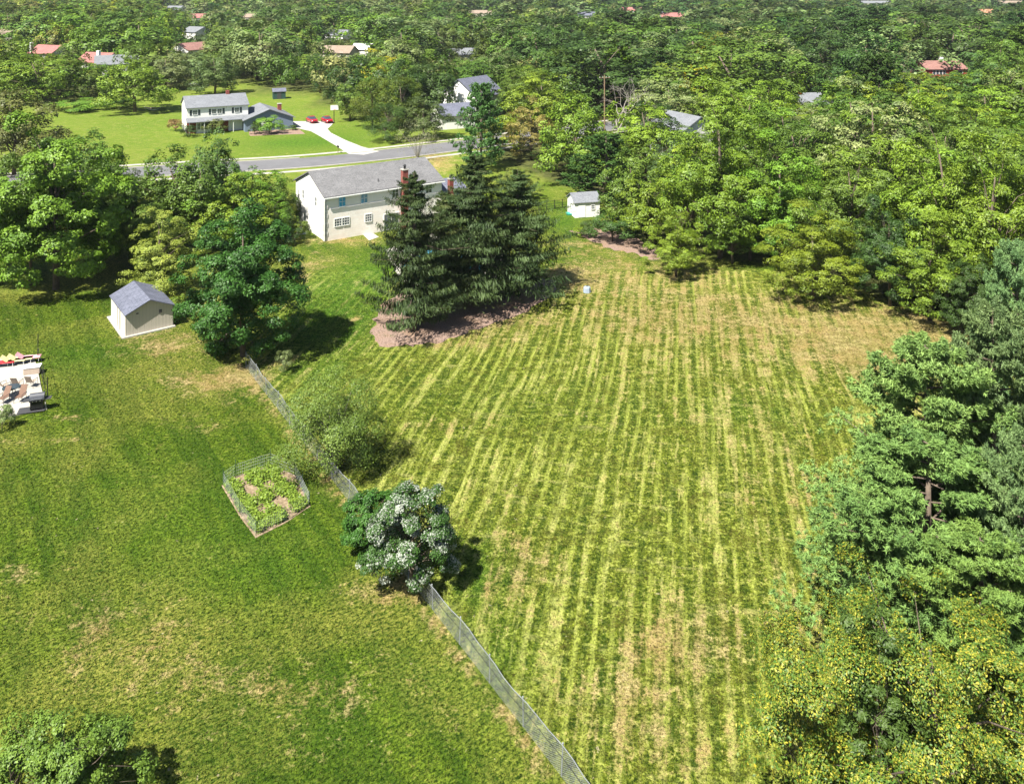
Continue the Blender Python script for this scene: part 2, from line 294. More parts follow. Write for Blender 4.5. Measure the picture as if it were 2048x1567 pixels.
# road strip along a centre line
RC = [(-260,85),(-150,112),(-100,131),(-64.8,144.8),(-40,152.2),(-25,159.5),(-11.6,168.2),(4,179),(20.3,191),(45,207),(90,235),(180,285),(300,330)]
def spline(pts, k=8):
    out = []
    for i in range(len(pts)-1):
        p0 = pts[max(i-1,0)]; p1 = pts[i]; p2 = pts[i+1]; p3 = pts[min(i+2,len(pts)-1)]
        for j in range(k):
            u = j/k
            out.append(tuple(.5*((2*p1[a])+(-p0[a]+p2[a])*u+(2*p0[a]-5*p1[a]+4*p2[a]-p3[a])*u*u+(-p0[a]+3*p1[a]-3*p2[a]+p3[a])*u**3) for a in (0,1)))
    out.append(pts[-1]); return out
RS = spline(RC)
def strip(name, o0, o1, z0, z1, mat, skip=None):
    b = MB(); prev = None
    for i,pt in enumerate(RS):
        a = RS[max(i-1,0)]; c = RS[min(i+1,len(RS)-1)]; d = Vector((c[0]-a[0], c[1]-a[1])).normalized(); nrm = Vector((-d.y,d.x))
        q0 = Vector(pt)+nrm*o0; q1 = Vector(pt)+nrm*o1; cur = [(q0.x,q0.y,z0),(q0.x,q0.y,z1),(q1.x,q1.y,z1),(q1.x,q1.y,z0)]
        if prev and not (skip and skip(pt)):
            b.add(prev+cur, [(0,1,5,4),(1,2,6,5),(2,3,7,6)] if z1>z0 else [(1,2,6,5)])
        prev = cur
    return tag(b.build(name, mat), kind='structure')
def indrive(p): return -36.5 < p[0] < -27
strip('road', -4.3, 4.3, .008, .008, M['asphalt'])
strip('kerb', 4.3, 4.6, 0, .13, M['concrete'], indrive); strip('kerb', -4.6, -4.3, 0, .13, M['concrete'])
strip('pavement', 6.2, 7.4, 0, .03, M['concrete']); strip('pavement', -7.4, -6.2, 0, .03, M['concrete'])
sheet('driveway', [(566,243),(606,243),(668,243),(664,250),(655,258),(662,266),(690,280),(722,293),(759,303),(728,310),(697,308),(672,292),(640,273),(622,263),(600,258),(568,250)], M['driveway'], .036)
t = NT('mulch'); p = t.obj(); n = t.noise(p,7,5,.8); M['mulch'] = t.pbr(t.mix(t.mr(t.noise(p,.5,4),.4,.7,0,.5), t.mix(t.mr(n,.35,.65),(.11,.07,.055),(.38,.28,.235)), (.25,.16,.09)), .95, 0, t.bump(n,.8,.06), .1)
sheet('mulch_bed', wavy([(748,640),(770,600),(850,560),(1000,545),(1110,560),(1105,590),(1040,630),(960,655),(880,685),(820,690),(762,695),(746,670)], .35), M['mulch'], .006, world=True)
sheet('mulch_bed', wavy([(1140,462),(1180,455),(1260,470),(1340,512),(1300,520),(1270,508),(1225,500),(1185,482)], .4, seed=3), M['mulch'], .006, world=True)
sheet('mulch_bed', wavy([(496,262),(596,258),(612,268),(500,272)], .2, 3, 4), M['mulch'], .012, world=True)
sheet('pool_deck', [(770,500),(860,465),(1010,500),(990,560),(880,585),(800,560)], M['concrete'], .01)
t = NT('pool_water'); M['water'] = t.pbr((.06,.38,.62), .05, 0, t.bump(t.noise(t.obj(),3,2),.2,.05), .6)
sheet('pool_water', [(800,535),(850,497),(950,510),(965,545),(880,566),(820,560)], M['water'], .016)
sheet('concrete_pad', [(722,466),(740,462),(758,474),(738,481)], M['concrete'], .02)
patio_poly = [(-110,728),(66,711),(74,735),(82,775),(94,819),(60,826),(0,838),(-130,860)]
sheet('patio', patio_poly, M['concrete'], thick=.1)
t = NT('garden_soil'); p = t.obj(); M['soil'] = t.pbr(t.mix(t.mr(t.noise(p,3,5,.7),.35,.65),(.12,.09,.05),(.34,.26,.18)), .95, 0, t.bump(t.noise(p,9,4),.6,.05), .1)
GB = [(446,972),(470,955),(540,932),(590,952),(618,1012),(570,1044),(512,1073),(480,1030)]
sheet('garden_soil', GB, M['soil'], .02)

# ------------------------------------------------------------------ building helpers
def plane_uz(N, ang, px, py):
    """local (u,z) on the vertical wall through N running along angle ang, seen at a pixel"""
    k = (px-CX)/F; ux, uy = math.cos(ang), math.sin(ang)
    u = (k*N[1]-N[0])/(ux-k*uy); Yd = N[1]+u*uy
    return u, H-(py-HY)*Yd/F
def window(root, side, off, u, z, w, h, nm='window', mat='white_trim', glass='glass', bars=(1,1), pos=1):
    """side 'x': wall runs along local x at y=off facing -y (pos=-1 faces +y); side 'y': along y at x=off facing -x"""
    b = MB(); g = MB(); fw = .07; d = .06
    def bx_(bb, u0,u1,z0,z1,d0,d1):
        a0, a1 = sorted((off-pos*d0, off-pos*d1))
        bb.box(u0,u1,a0,a1,z0,z1) if side=='x' else bb.box(a0,a1,u0,u1,z0,z1)
    u0,u1,z0,z1 = u-w/2,u+w/2,z-h/2,z+h/2
    bx_(b,u0,u0+fw,z0,z1,-.02,d); bx_(b,u1-fw,u1,z0,z1,-.02,d); bx_(b,u0+fw,u1-fw,z1-fw,z1,-.02,d); bx_(b,u0+fw,u1-fw,z0,z0+fw,-.02,d+.03)
    for i in range(bars[0]): c = u0+w*(i+1)/(bars[0]+1); bx_(b,c-.016,c+.016,z0+fw,z1-fw,.012,d-.01)
    for i in range(bars[1]): c = z0+h*(i+1)/(bars[1]+1); bx_(b,u0+fw,u1-fw,c-.02,c+.02,.012,d-.015)
    bx_(g,u0+fw,u1-fw,z0+fw,z1-fw,-.02,.02)
    o = b.build(nm, M[mat], root); g.build('pane', M[glass], o); return o
def gable_roof(b, L, D, ze, zr, oh=.4, oe=.3, th=.14, ridge='x', x0=0, y0=0):
    """ridge along local x (or y); slopes as slabs"""
    if ridge == 'x': a, n, c0, e0 = D, L, y0, x0
    else: a, n, c0, e0 = L, D, x0, y0
    sl = (zr-ze)/(a/2)
    for s in (-1,1):
        mid = c0+a/2; ed = mid+s*(a/2+oh); z_ed = ze-sl*oh
        poly = [(mid,zr+th),(mid,zr),(ed,z_ed),(ed,z_ed+th)]
        b.prism(poly, ridge, e0-oe, e0+n+oe)
    return b
def gable_walls(b, L, D, ze, zr, ridge='x', x0=0, y0=0, z0=0):
    if ridge == 'x': b.prism([(y0,z0),(y0+D,z0),(y0+D,ze),(y0+D/2,zr-.02),(y0,ze)], 'x', x0, x0+L)
    else: b.prism([(x0,z0),(x0+L,z0),(x0+L,ze),(x0+L/2,zr-.02),(x0,ze)], 'y', y0, y0+D)
    return b
# ---- main house
A = R(33.5); N0 = (-23.4, 106.2)
hs = thing('house', 'nearest large white house with a long grey roof and pale brick back wall', 'house', (*N0,0), A)
LH, DH = 16.6, 10.6
gable_walls(MB(), LH, DH, 5.55, 7.6).build('wall', M['white'], hs)
MB().box(.0,LH,-.12,0,0,3.95).build('brick_wall', M['palebrick'], hs)['label'] = 'pale painted brick lower back wall'
MB().box(.02,LH,-.045,0,3.95,5.5).build('eave_shade_band', M['grey_wall_and_eave_shade'], hs)['label'] = 'greyer upper back wall band with the eave shadow in its colour'  # greyer strip puts the eave's cast shadow into the wall colour
q = MB()
for i in range(9): z = .05+i*.56; q.box(-.16,.38 if i%2 else .25,-.16,-.12,z,z+.5); q.box(-.16,-.0,-.12,.3 if i%2 else .16,z,z+.5)
q.build('quoin', M['stone'], hs)
gable_roof(MB(), LH, DH, 5.6, 7.65, .45, .25).build('roof', M['grey_roof'], hs)
gt = MB(); gt.box(-.25,LH+.25,-.58,-.47,5.33,5.45); gt.build('gutter', M['white_trim'], hs)
dp = MB(); dp.tube([(-.1,-.22,.1),(-.1,-.22,5.2),(-.05,-.45,5.35)],.05,6); dp.build('downpipe', M['white_trim'], hs)
for (px,py,w_,h_,gl,br) in ((684,403,1.0,1.35,'blueglass',(1,1)),(728,396,1.0,1.35,'blueglass',(1,1)),(790,385,1.0,1.2,'glass',(1,1)),(736,435,1.0,1.05,'glass',(2,2))):
    u,z = plane_uz(N0,A,px,py); window(hs,'x',-.12 if z<3.9 else -.05,u,z,w_,h_,'window',glass=gl,bars=br)
u,z = plane_uz(N0,A,683,443); window(hs,'x',-.12,u-.52,z,1.02,1.05,bars=(2,2)); window(hs,'x',-.12,u+.52,z,1.02,1.05,bars=(2,2))
u,z = plane_uz(N0,A,782,434); window(hs,'x',-.12,u,1.15,2.2,2.1,'sliding_door',bars=(1,0)); u,z = plane_uz(N0,A,826,400)
window(hs,'x',-.05,u,4.6,1.0,1.2); window(hs,'x',-.05,14.6,4.6,1.0,1.2); window(hs,'x',-.12,12.6,1.9,1.2,1.1)
for v_ in (3.0,7.6): window(hs,'y',0,v_,4.3,.75,1.25)
u,_ = plane_uz(N0,A,806,400); ch = MB(); ch.box(u-.38,u+.38,-.8,-.13,0,7.7); co = ch.build('chimney', M['brick'], hs)
cc = MB(); cc.box(u-.45,u+.45,-.88,-.05,7.7,7.82); cc.build('chimney_cap', M['concrete'], co); cc = MB(); cc.tube([(u,-.5,7.85),(u,-.5,8.25)],.16,8); cc.tube([(u,-.5,8.25),(u,-.5,8.4)],[.24,.1],8); cc.build('chimney_pot', M['black'], co)
v_ = MB(); v_.tube([(7.8,1.2,5.9),(7.8,1.2,6.6)],.06,6); v_.build('vent_pipe', M['dark'], hs)
g2 = MB(); gable_walls(g2,5.2,7.5,2.9,4.2,'x',LH+.005,1.5); g2.build('garage_wing', M['white'], hs); g2 = MB(); gable_roof(g2,5.2,7.5,2.95,4.25,.35,.25,.12,'x',LH+.01,1.5); g2.build('garage_roof', M['dark_roof'], hs)
g2 = MB(); g2.box(18.3,18.9,.75,1.4,0,5.2); c2 = g2.build('chimney', M['brick'], hs); g2 = MB(); g2.box(18.24,18.96,.69,1.46,5.2,5.32); g2.build('chimney_cap', M['concrete'], c2); g2 = MB(); g2.tube([(18.6,1.05,5.32),(18.6,1.05,5.7)],.2,8); g2.build('chimney_pot', M['dark'], c2)
hp = thing('air_conditioner', 'small grey boxed outdoor air conditioner unit beside the white gable wall', 'air conditioner', G(607,467), A)
MB().box(-.4,.4,-.4,.4,0,.8).build('casing', M['greyplastic'], hp, bevel=.03); MB().tube([(0,0,.8),(0,0,.84)],.33,12).build('fan_guard', M['dark'], hp)

# ---- tan shed
A1 = R(37); N1 = (-35.1, 77.2); Ls, Ds = 4.15, 5.7
sh_ = thing('garden_shed', 'tan wooden garden shed with worn blue grey gable roof on a concrete pad', 'shed', (*N1,0), A1)
MB().box(-.35,Ls+.15,-.3,Ds+.3,0,.12).build('foundation', M['concrete'], sh_)
gable_walls(MB(),Ls,Ds,2.05,2.95,'y',z0=.12).build('wall', M['vertical'], sh_)
bt = MB()
for i in range(14): bt.box(.03+i*.31,.06+i*.31,-.008,0,.14,2.1)
bt.build('batten', M['vertical'], sh_)
ds = MB(); ds.box(-.03,0,0.02,Ds-.02,.14,2.0); ds.build('side_cladding', M['vertical_sunlit'], sh_)
gable_roof(MB(),Ls,Ds,2.05,2.98,.12,.28,.09,'y').build('roof', M['shed_roof'], sh_)
for k in (0,1):
    d_ = MB(); y_ = 1.9+k*.95; d_.box(-.07,-.03,y_,y_+.9,.16,1.95); dd = d_.build('door', M['vertical_sunlit'], sh_)
    h_ = MB(); h_.box(-.09,-.07,y_-.02,y_+.02,.16,1.95); h_.box(-.09,-.07,y_,y_+.9,1.93,1.97); h_.build('door_edge', M['dark'], dd)
vt = MB(); vt.box(2.9,3.15,-.06,0,1.55,1.85); vt.build('vent', M['dark'], sh_); vt = MB(); vt.box(.9,1.1,-.06,-.02,1.9,2.0); vt.build('vent', M['dark'], sh_)

# ---- split level house over the road
A2 = R(27); N2 = (-69.9, 182.6); L2, D2 = 12.8, 9.6
h2 = thing('house', 'two storey white and blue house with black shutters across the road beside the driveway', 'house', (*N2,0), A2)
gable_walls(MB(),L2,D2,5.5,7.4).build('wall', M['white'], h2); gable_roof(MB(),L2,D2,5.55,7.45,.35,.25,.13).build('roof', M['light_roof'], h2)
b = MB(); b.prism([(-1.9,2.55),(-1.9,2.68),(-.0,3.35),(0,3.2)],'x',-.2,L2+.1); b.build('porch_roof', M['light_roof'], h2)
MB().box(0,1.9,-.08,0,0,2.7).build('brick_wall', M['brick'], h2); MB().box(5.0,8.6,-.08,0,0,2.6).build('brick_wall', M['brick'], h2)
b = MB(); b.box(1.9,5.0,-.5,0,0,2.7); b.build('bay', M['white_trim'], h2); window(h2,'x',-.5,3.8,1.5,1.9,1.6,bars=(0,0)); window(h2,'x',-.5,2.4,1.5,.7,1.5)
for i_,x_ in enumerate((.4,3.4,6.4,9.4,12.2)): b = MB(); b.box(x_-.06,x_+.06,-1.75,-1.63,0,2.58); b.build('column', M['white_trim'], h2)
for x_,n_ in ((1.7,1),(5.6,1),(6.75,1),(10.4,1)):
    window(h2,'x',0,x_,4.45,1.0,1.1)
for x_ in (.85,2.55,4.75,7.6,9.55,11.25): b = MB(); b.box(x_-.2,x_+.2,-.05,0,3.85,5.05); b.build('shutter', M['shutter'], h2)
for v_ in (2.4,5.6): window(h2,'y',0,v_,4.4,.8,1.1)
b = MB(); b.box(8.8,9.5,D2/2-.3,D2/2+.4,7.1,8.3); b.build('chimney', M['brick'], h2)
# wing with a front gable
x0,y0,Lw,Dw = 11.6,-3.2,10.4,11.0
b = MB(); gable_walls(b,Lw,Dw,2.5,4.5,'y',x0,y0); b.build('wing', M['blue'], h2); b = MB(); gable_roof(b,Lw,Dw,2.55,4.55,.45,.4,.13,'y',x0,y0); b.build('wing_roof', M['light_roof'], h2)
b = MB(); b.box(x0+1.6,x0+3.2,y0-.05,y0,0,2.3); b.build('recess_shade', M['dark'], h2); b = MB(); b.box(x0+3.5,x0+4.5,y0-.06,y0,0,2.1); b.build('door', M['white_trim'], h2)  # raised dark panel, the shade of a recess put into its colour
b = MB(); b.box(x0+8.4,x0+9.2,y0+6.5,y0+7.3,2.4,4.7); c2 = b.build('chimney', M['brick'], h2); b = MB(); b.box(x0+8.33,x0+9.27,y0+6.43,y0+7.37,4.7,4.82); b.build('chimney_cap', M['concrete'], c2)
# ---- generic house
def house(px, yr, wpx, d, zr, ze, ang, wall, roof, label, windows=2, ridge='x', chim=None, Yb=None, cat='house', L=None):
    """ridge height zr seen at row yr"""
    Yc_ = Yb or F*(H-zr)/(yr-HY); L = L or wpx*Yc_/F; x_ = (px-CX)/F*Yc_
    r = thing('house', label, cat, (x_, Yc_, 0), R(ang))
    gable_walls(MB(),L,d,ze,zr,ridge,-L/2,-d/2).build('wall', M[wall], r); b = MB(); gable_roof(b,L,d,ze+.05,zr+.05,.5,.4,.16,ridge,-L/2,-d/2); b.build('roof', M[roof], r)
    for i in range(windows):
        u_ = -L/2+L*(i+.5)/windows
        for z_ in ([1.5,4.2] if ze>4.5 else [1.5]): window(r,'x',-d/2,u_,z_,1.1,1.3)
    if chim: b = MB(); b.box(chim[0]-.5,chim[0]+.5,chim[1]-.5,chim[1]+.5,0 if abs(chim[1])>d/2 or abs(chim[0])>L/2 else ze,zr+1.3); b.build('chimney', M[chim[2]], r)
    return r
HOUSES = []   # visible windows (x0,x1,y0,y1,Y) that trees in front must leave open
g1 = house(905,176,62,8,5.0,3.0,24,'white','dark_roof','white garage with dark grey roof and small front gable over its doors', 0, 'x', cat='garage', Yb=193, L=8.0)
b = MB(); b.prism([(0.2,2.9),(3.7,2.9),(1.95,4.75)],'y',-4.6,-3.9); b.build('front_gable', M['white'], g1)
b = MB(); b.prism([(-.1,2.75),(-.1,2.9),(1.95,4.98),(4.0,2.9),(4.0,2.75),(1.95,4.8)],'y',-4.8,-3.7); b.build('gable_trim', M['dark_roof'], g1)
for k in range(2):
    b = MB(); b.box(-3.0+k*3.1,-.3+k*3.1,-4.06,-4.0,0,2.3); dd = b.build('garage_door', M['white_trim'], g1)
    b = MB()
    for j in range(4): b.box(-2.85+k*3.1+j*.62,-2.4+k*3.1+j*.62,-4.09,-4.06,1.75,2.1)
    b.build('pane', M['glass'], dd)
r_ = house(945,145,70,11,9.2,5.4,-34,'white','dark_roof','tall white house with a plain gable end and dark roof behind the white garage',0,'y',Yb=209,L=10.5)
house(1366,228,90,10,8.0,5.2,-62,'white','light_roof','white house with light grey roof mostly hidden in the wood by the utility pole',2,Yb=158,L=9.5)
sm = thing('garden_shed', 'small white garden shed with a light grey roof beside the black wire fence', 'shed', (*G(1150,436).xy,0), R(14))
gable_walls(MB(),3.6,3.4,2.1,2.95,'x').build('wall', M['white'], sm); gable_roof(MB(),3.6,3.4,2.12,3.0,.2,.2,.09,'x').build('roof', M['light_roof'], sm)
window(sm,'y',0,1.7,1.35,.7,.8); window(sm,'x',0,2.6,1.35,.6,.7); b = MB(); b.box(.5,1.5,-.05,0,.05,1.95); b.build('door', M['white_trim'], sm)
rh = house(1876,122,88,10,7.6,5.6,4,'red_wall','brown_roof','dark red house with low brown roof and white chimney deep in the wood',0,Yb=272,L=13.0,chim=(1.0,0,'white_trim'))
for k in range(4): window(rh,'x',-5,-4.2+k*1.1,4.5,1.0,1.5,bars=(0,0)); 
window(rh,'x',-5,4.0,4.6,2.2,.8,bars=(0,0)); window(rh,'x',-5,-2.0,1.8,3.2,1.8,bars=(3,0))
b = MB(); b.box(-6.5,3,-6.6,-5.05,2.9,3.05); b.box(-6.5,3,-6.6,-6.5,3.05,4.0); 
for x_ in (-6.4,-3.2,0,2.9): b.box(x_-.08,x_+.08,-6.58,-6.42,0,2.9)
b.build('balcony', M['red_wall'], rh)
far = [
 (100,91,26,9,8,5.2,-25,'white','red_roof','far white house with faded red roof and tall white chimney at upper left',0,'x',(-5.5,-4,'white_trim'),13),
 (200,106,32,9,8,5.2,-20,'grey_wall_and_eave_shade','red_roof','far grey house with red roof and white chimney above the broad bright green tree',1,'x',(4.5,-5,'white_trim'),12),
 (233,111,36,9,7.6,5,25,'white','light_roof','far white house with a pale grey roof beside the red roofed grey house',1,'x',None,13),
 (383,86,32,12,7.5,5.0,60,'white','brown_roof','far house with a plain red brown roof slope beside the large grey green trees',0,'x',None,13),
 (394,54,34,12,8.0,5.4,-30,'white','light_roof','far white two storey house with light grey roof just below the red roofed one',2,'x',None,12),
 (397,28,30,11,8.5,5.6,-8,'white','red_roof','far white house with bright red roof in the upper left',3,'x',None,14),
 (352,12,34,11,8.0,5.4,-12,'white','light_roof','far white house with light grey roof above the upper left wood',2,'x',None,18),
 (498,28,28,11,8.0,5.4,-12,'cream','tan_roof','far cream house with tan roof right of the red roofed white house',2,'x',None,16),
 (682,60,34,11,8,5.4,-35,'white','light_roof','far white house with grey roof directly behind the tan roofed house',1,'x',None,14),
 (678,92,48,10,7,4.6,-12,'cream','tan_roof','cream house with a tan roof between the big grey green trees',2,'x',None,13),
 (727,88,24,8,6.6,4.6,-15,'white','white_trim','small white sunlit building right of the tan roofed house',1,'x',None,8),
 (923,97,22,9,6.5,4.3,10,'white','light_roof','low grey roofed house above the white garage',1,'x',None,10),
 (963,21,44,11,8,5.4,-5,'cream','tan_roof','far cream house with tan roof at the top centre',3,'x',None,22),
 (1172,24,32,11,8.5,5.6,5,'white','dark_roof','far white house with blue grey roof in the upper centre',3,'x',None,15),
 (1262,15,36,11,8.5,5.4,-15,'white','red_roof','far white house with pale red roof, middle one of three upper centre houses',2,'x',None,22),
 (1346,26,56,12,8.5,5.4,4,'white','red_roof','long far house with pale red roof and white front gable',3,'x',(-9,0,'white_trim'),22),
 (1972,19,26,12,8.5,5.4,10,'cream','orange_roof','far house with a bright orange roof at the upper right',1,'x',None,14),
 (2020,2,60,14,9,6,0,'white','tan_roof','long pale building at the far upper right edge',4,'x',None,40),
 (1750,2,70,14,9,6,0,'grey_wall_and_eave_shade','light_roof','long grey roofed building on the far skyline right of centre',4,'x',None,50),
 (5,60,30,10,7.5,5,20,'cream','tan_roof','far tan roofed house at the left edge',1,'x',None,14),
 (1615,187,36,9,5.5,3.2,8,'white','light_roof','low house with a pale roof and an orange chimney in the wood',1,'x',(-2.2,0,'orange'),6),
]
for (px,yr,wpx,d,zr,ze,an,wa,ro,lb,wi,rg,chm,Lm) in far:
    house(px,yr,wpx,d,zr,ze,an,wa,ro,lb,wi,rg,chm,L=Lm)
    Yc_ = F*(H-zr)/(yr-HY); hw = wpx*.36
    HOUSES.append((px-hw, px+hw, yr-2, yr+min(17,8.5*F/Yc_*.5), Yc_))
HOUSES += [(865,975,143,238,190),(1837,1918,106,150,268),(1136,1222,376,436,124),(1345,1385,228,255,150),(545,572,178,196,226),(374,405,140,172,230),(1186,1232,240,268,185),(1250,1262,100,240,60)]
sg = thing('garden_shed', 'dark green garden shed in the shade at the back of the far lawn', 'shed', (*G(558,197).xy,0), R(20))
gable_walls(MB(),3.4,3.0,2.1,2.8,'x',-1.7,-1.5).build('wall', plain('dark_green_paint',(.02,.06,.055),.6), sg); gable_roof(MB(),3.4,3,2.12,2.85,.2,.2,.1,'x',-1.7,-1.5).build('roof', M['dark_roof'], sg); b = MB(); b.box(-.6,.5,-1.55,-1.5,.05,1.95); b.build('door', M['dark'], sg)
sg = thing('parked_car', 'pale grey car parked behind the broad bright green tree', 'car', (*G(392,172).xy,0), R(10))

# ------------------------------------------------------------------ cars
def car(root, paint):
    def ring(x, w, zb, zs, zt, wt): return [(x,-w*.92,zb),(x,-w,zb+.18),(x,-w,zs),(x,-wt,zt),(x,wt,zt),(x,w,zs),(x,w,zb+.18),(x,w*.92,zb)]
    st = [(-2.25,.62,.42,.62,.70,.55),(-2.15,.78,.28,.66,.80,.66),(-1.7,.88,.22,.74,.95,.74),(-1.0,.90,.20,.80,.97,.78),(0,.90,.20,.82,.96,.78),(.9,.90,.20,.80,.94,.78),(1.5,.88,.22,.74,.88,.74),(2.0,.80,.26,.62,.76,.66),(2.25,.64,.36,.52,.62,.5)]
    MB().loft([ring(*s) for s in st]).build('body', paint, root, smooth=False, bevel=.02)
    def r2(x,w,z0,z1,wt): return [(x,-w,z0),(x,-wt,z1),(x,wt,z1),(x,w,z0)]
    MB().loft([r2(-1.75,.70,.93,.95,.66),(r2(-1.05,.76,.93,1.36,.58)),r2(-.2,.77,.93,1.44,.58),r2(.35,.76,.93,1.38,.57),r2(1.15,.70,.90,.93,.66)]).build('window_glass', M['glass'], root)
    MB().loft([[(x,-.56,z),(x,-.56,z+.04),(x,.56,z+.04),(x,.56,z)] for x,z in ((-1.1,1.35),(-.6,1.42),(-.1,1.44),(.36,1.38))]).build('roof', paint, root)
    for x in (-1.38,1.4):
        for s in (-1,1):
            tw = MB().tube([(x,s*.72,.32),(x,s*.90,.32)],.32,16).build('wheel', M['tyre'], root); MB().tube([(x,s*.89,.32),(x,s*.93,.32)],.19,10).build('rim', M['rim'], tw)
    for s in (-1,1): MB().box(2.02,2.2,s*.62-.14,s*.62+.14,.56,.68).build('headlight', M['headlight'], root, bevel=.02); MB().box(-2.24,-2.1,s*.62-.14,s*.62+.14,.62,.74).build('tail_light', M['red'], root)
    b = MB(); b.box(.75,.87,-1.02,-.86,.92,1.04); b.box(.75,.87,.86,1.02,.92,1.04); b.build('mirror', paint, root)
    MB().box(2.16,2.27,-.42,.42,.40,.50).build('grille', M['black'], root)
car(sg, plain('silver_car_paint', (.45,.46,.48), .25, .4, var=.05, coat=.6))
for (px,py,lb) in ((624,245,'dark red sedan on the driveway, left one of the pair'),(654,245,'dark red sedan with its boot lid edge raised, beside the basketball hoop')):
    cr = thing('parked_car', lb, 'car', (*G(px,py).xy,.04), R(-58), 'red cars on the driveway'); car(cr, M['carpaint'])
bh = thing('basketball_hoop', 'basketball hoop on a dark post beside the right red car', 'basketball hoop', (*G(668,245).xy,.0), R(-70))
MB().tube([(0,0,0),(0,0,3.1),(.7,0,3.5)],.09,8).build('post', M['black'], bh); MB().box(.7,.76,-.9,.9,3.0,4.1).build('backboard', M['white_trim'], bh)
rb = MB(); rb.tube([(1.0+.23*math.cos(a_),.23*math.sin(a_),3.1) for a_ in np.linspace(0,6.28,13)],.02,5); rb.build('rim', M['orange'], bh)
mb = thing('mailbox', 'dark mailbox on a post at the end of the driveway', 'mailbox', (*G(676,306).xy,0), R(28)); MB().tube([(0,0,0),(0,0,1.1)],.06,6).build('post', M['wood'], mb); MB().prism([(-.14,1.1),(.14,1.1),(.14,1.3),(.08,1.4),(-.08,1.4),(-.14,1.3)],'y',-.3,.3).build('box', M['black'], mb)
hf = thing('hammock', 'pale hammock on a curved stand under the broad bright green tree', 'hammock', (*G(306,222).xy,0), R(5))
MB().tube([(x,0,.25+.9*(x/2.2)**2) for x in np.linspace(-2.2,2.2,9)],.05,6).build('frame', M['white_trim'], hf); MB().loft([[(x,-.5,.75+.3*(x/1.9)**2),(x,0,.6+.4*(x/1.9)**2),(x,.5,.75+.3*(x/1.9)**2),(x,0,.56+.4*(x/1.9)**2)] for x in np.linspace(-1.9,1.9,9)]).build('sling', M['tanfab'], hf)
# well cover
wc_ = thing('well_cover', 'blue grey plastic cover standing alone on the dry lawn right of the weeping spruces', 'well cover', (*G(1174,584).xy,0), R(-15))
MB().loft([[(r_*math.cos(a_)*1.0,r_*math.sin(a_),z_) for a_ in np.linspace(0,2*math.pi,9)[:-1]] for r_,z_ in ((.42,0),(.38,.45),(.33,.55),(.12,.60))]).build('cover', M['greyplastic'], wc_); MB().tube([(.0,0,.58),(0,0,.66)],.07,8).build('knob', M['dark'], wc_)
tp = thing('sandbox', 'low teal plastic sandbox tub on the grass in front of the small white shed', 'sandbox', (*G(1141,429).xy,0)); MB().loft([[(r_*math.cos(a_),r_*math.sin(a_)*.8,z_) for a_ in np.linspace(0,2*math.pi,13)[:-1]] for r_,z_ in ((.6,0),(.72,.25),(.6,.27),(.5,.12))]).build('tub', M['teal'], tp)
# utility poles
def upole(px, yb, yt, label, arm=True, light=False):
    b0 = G(px,yb); h_ = H-(yt-HY)*b0.y/F; u_ = thing('utility_pole', label, 'utility pole', (b0.x,b0.y,0), R(20))
    MB().tube([(0,0,0),(0,0,h_)],[.17,.11],8).build('pole', M['wood'], u_)
    if arm:
        MB().box(-1.2,1.2,-.06,.06,h_-.7,h_-.55).build('crossarm', M['wood'], u_)
        for x_ in (-1.1,-.4,.4,1.1): MB().tube([(x_,0,h_-.55),(x_,0,h_-.35)],.05,6).build('insulator', M['white_trim'], u_)
    if light: MB().box(-.05,1.4,-.06,.06,h_-.25,h_-.15).build('lamp_arm', M['galv'], u_)
upole(1209,272,150,'brown wooden utility pole beside the visible patch of road in the wood')
upole(745,66,18,'far utility pole with a crossarm above the big grey green trees'); upole(550,44,4,'far utility pole above the upper left wood',True); upole(465,46,2,'far utility pole nearest the red roofed white house')
upole(1258,300,200,'short dark pole between bare branches left of the hidden white house',False)

# ------------------------------------------------------------------ chain link fence
fl = thing('chain_link_fence', 'silver chain link fence running diagonally between the two lawns', 'fence', (FA.x,FA.y,0), math.atan2(fd.y,fd.x))
LF = (FB-FA).length; HF = 1.25
rr = random.Random(5)
b = MB(); w2 = .005; stp = .078
def lean(x): return .05*math.sin(x*.9)+.03*math.sin(x*2.3)
for s in (-1,1):
    x = -HF
    while x < LF+HF:
        a0, a1 = x, x+s*HF; z0_, z1_ = .04, HF
        lo_, hi_ = (0,LF)
        if 0<=min(a0,a1) and max(a0,a1)<=LF:
            n = 4; ps = [(a0+(a1-a0)*k/n, .04+(HF-.04)*k/n) for k in range(n+1)]
            for k in range(n):
                (p,z),(p2,z2) = ps[k],ps[k+1]
                b.add([(p-w2,lean(p)*z+s*.004,z),(p+w2,lean(p)*z+s*.004,z),(p2+w2,lean(p2)*z2+s*.004,z2),(p2-w2,lean(p2)*z2+s*.004,z2)],[(0,1,2,3)])
        x += stp
b.build('wire_mesh', M['galv'], fl)
b = MB(); xs = np.linspace(0,LF,60); b.tube([(x,lean(x)*HF,HF+.0) for x in xs],.018,5); b.build('top_rail', M['post'], fl)
b = MB(); b.tube([(x,lean(x)*.8-.02,.82) for x in xs],.012,4); b.build('tension_wire', M['black'], fl)
x = 0
while x <= LF: b = MB(); b.tube([(x,.05+lean(x)*0,0),(x,.05+lean(x)*HF,HF+.04)],.028,6); b.tube([(x,.05+lean(x)*HF,HF+.04),(x,.05+lean(x)*HF,HF+.08)],[.045,.01],6); b.build('post', M['post'], fl); x += 2.75
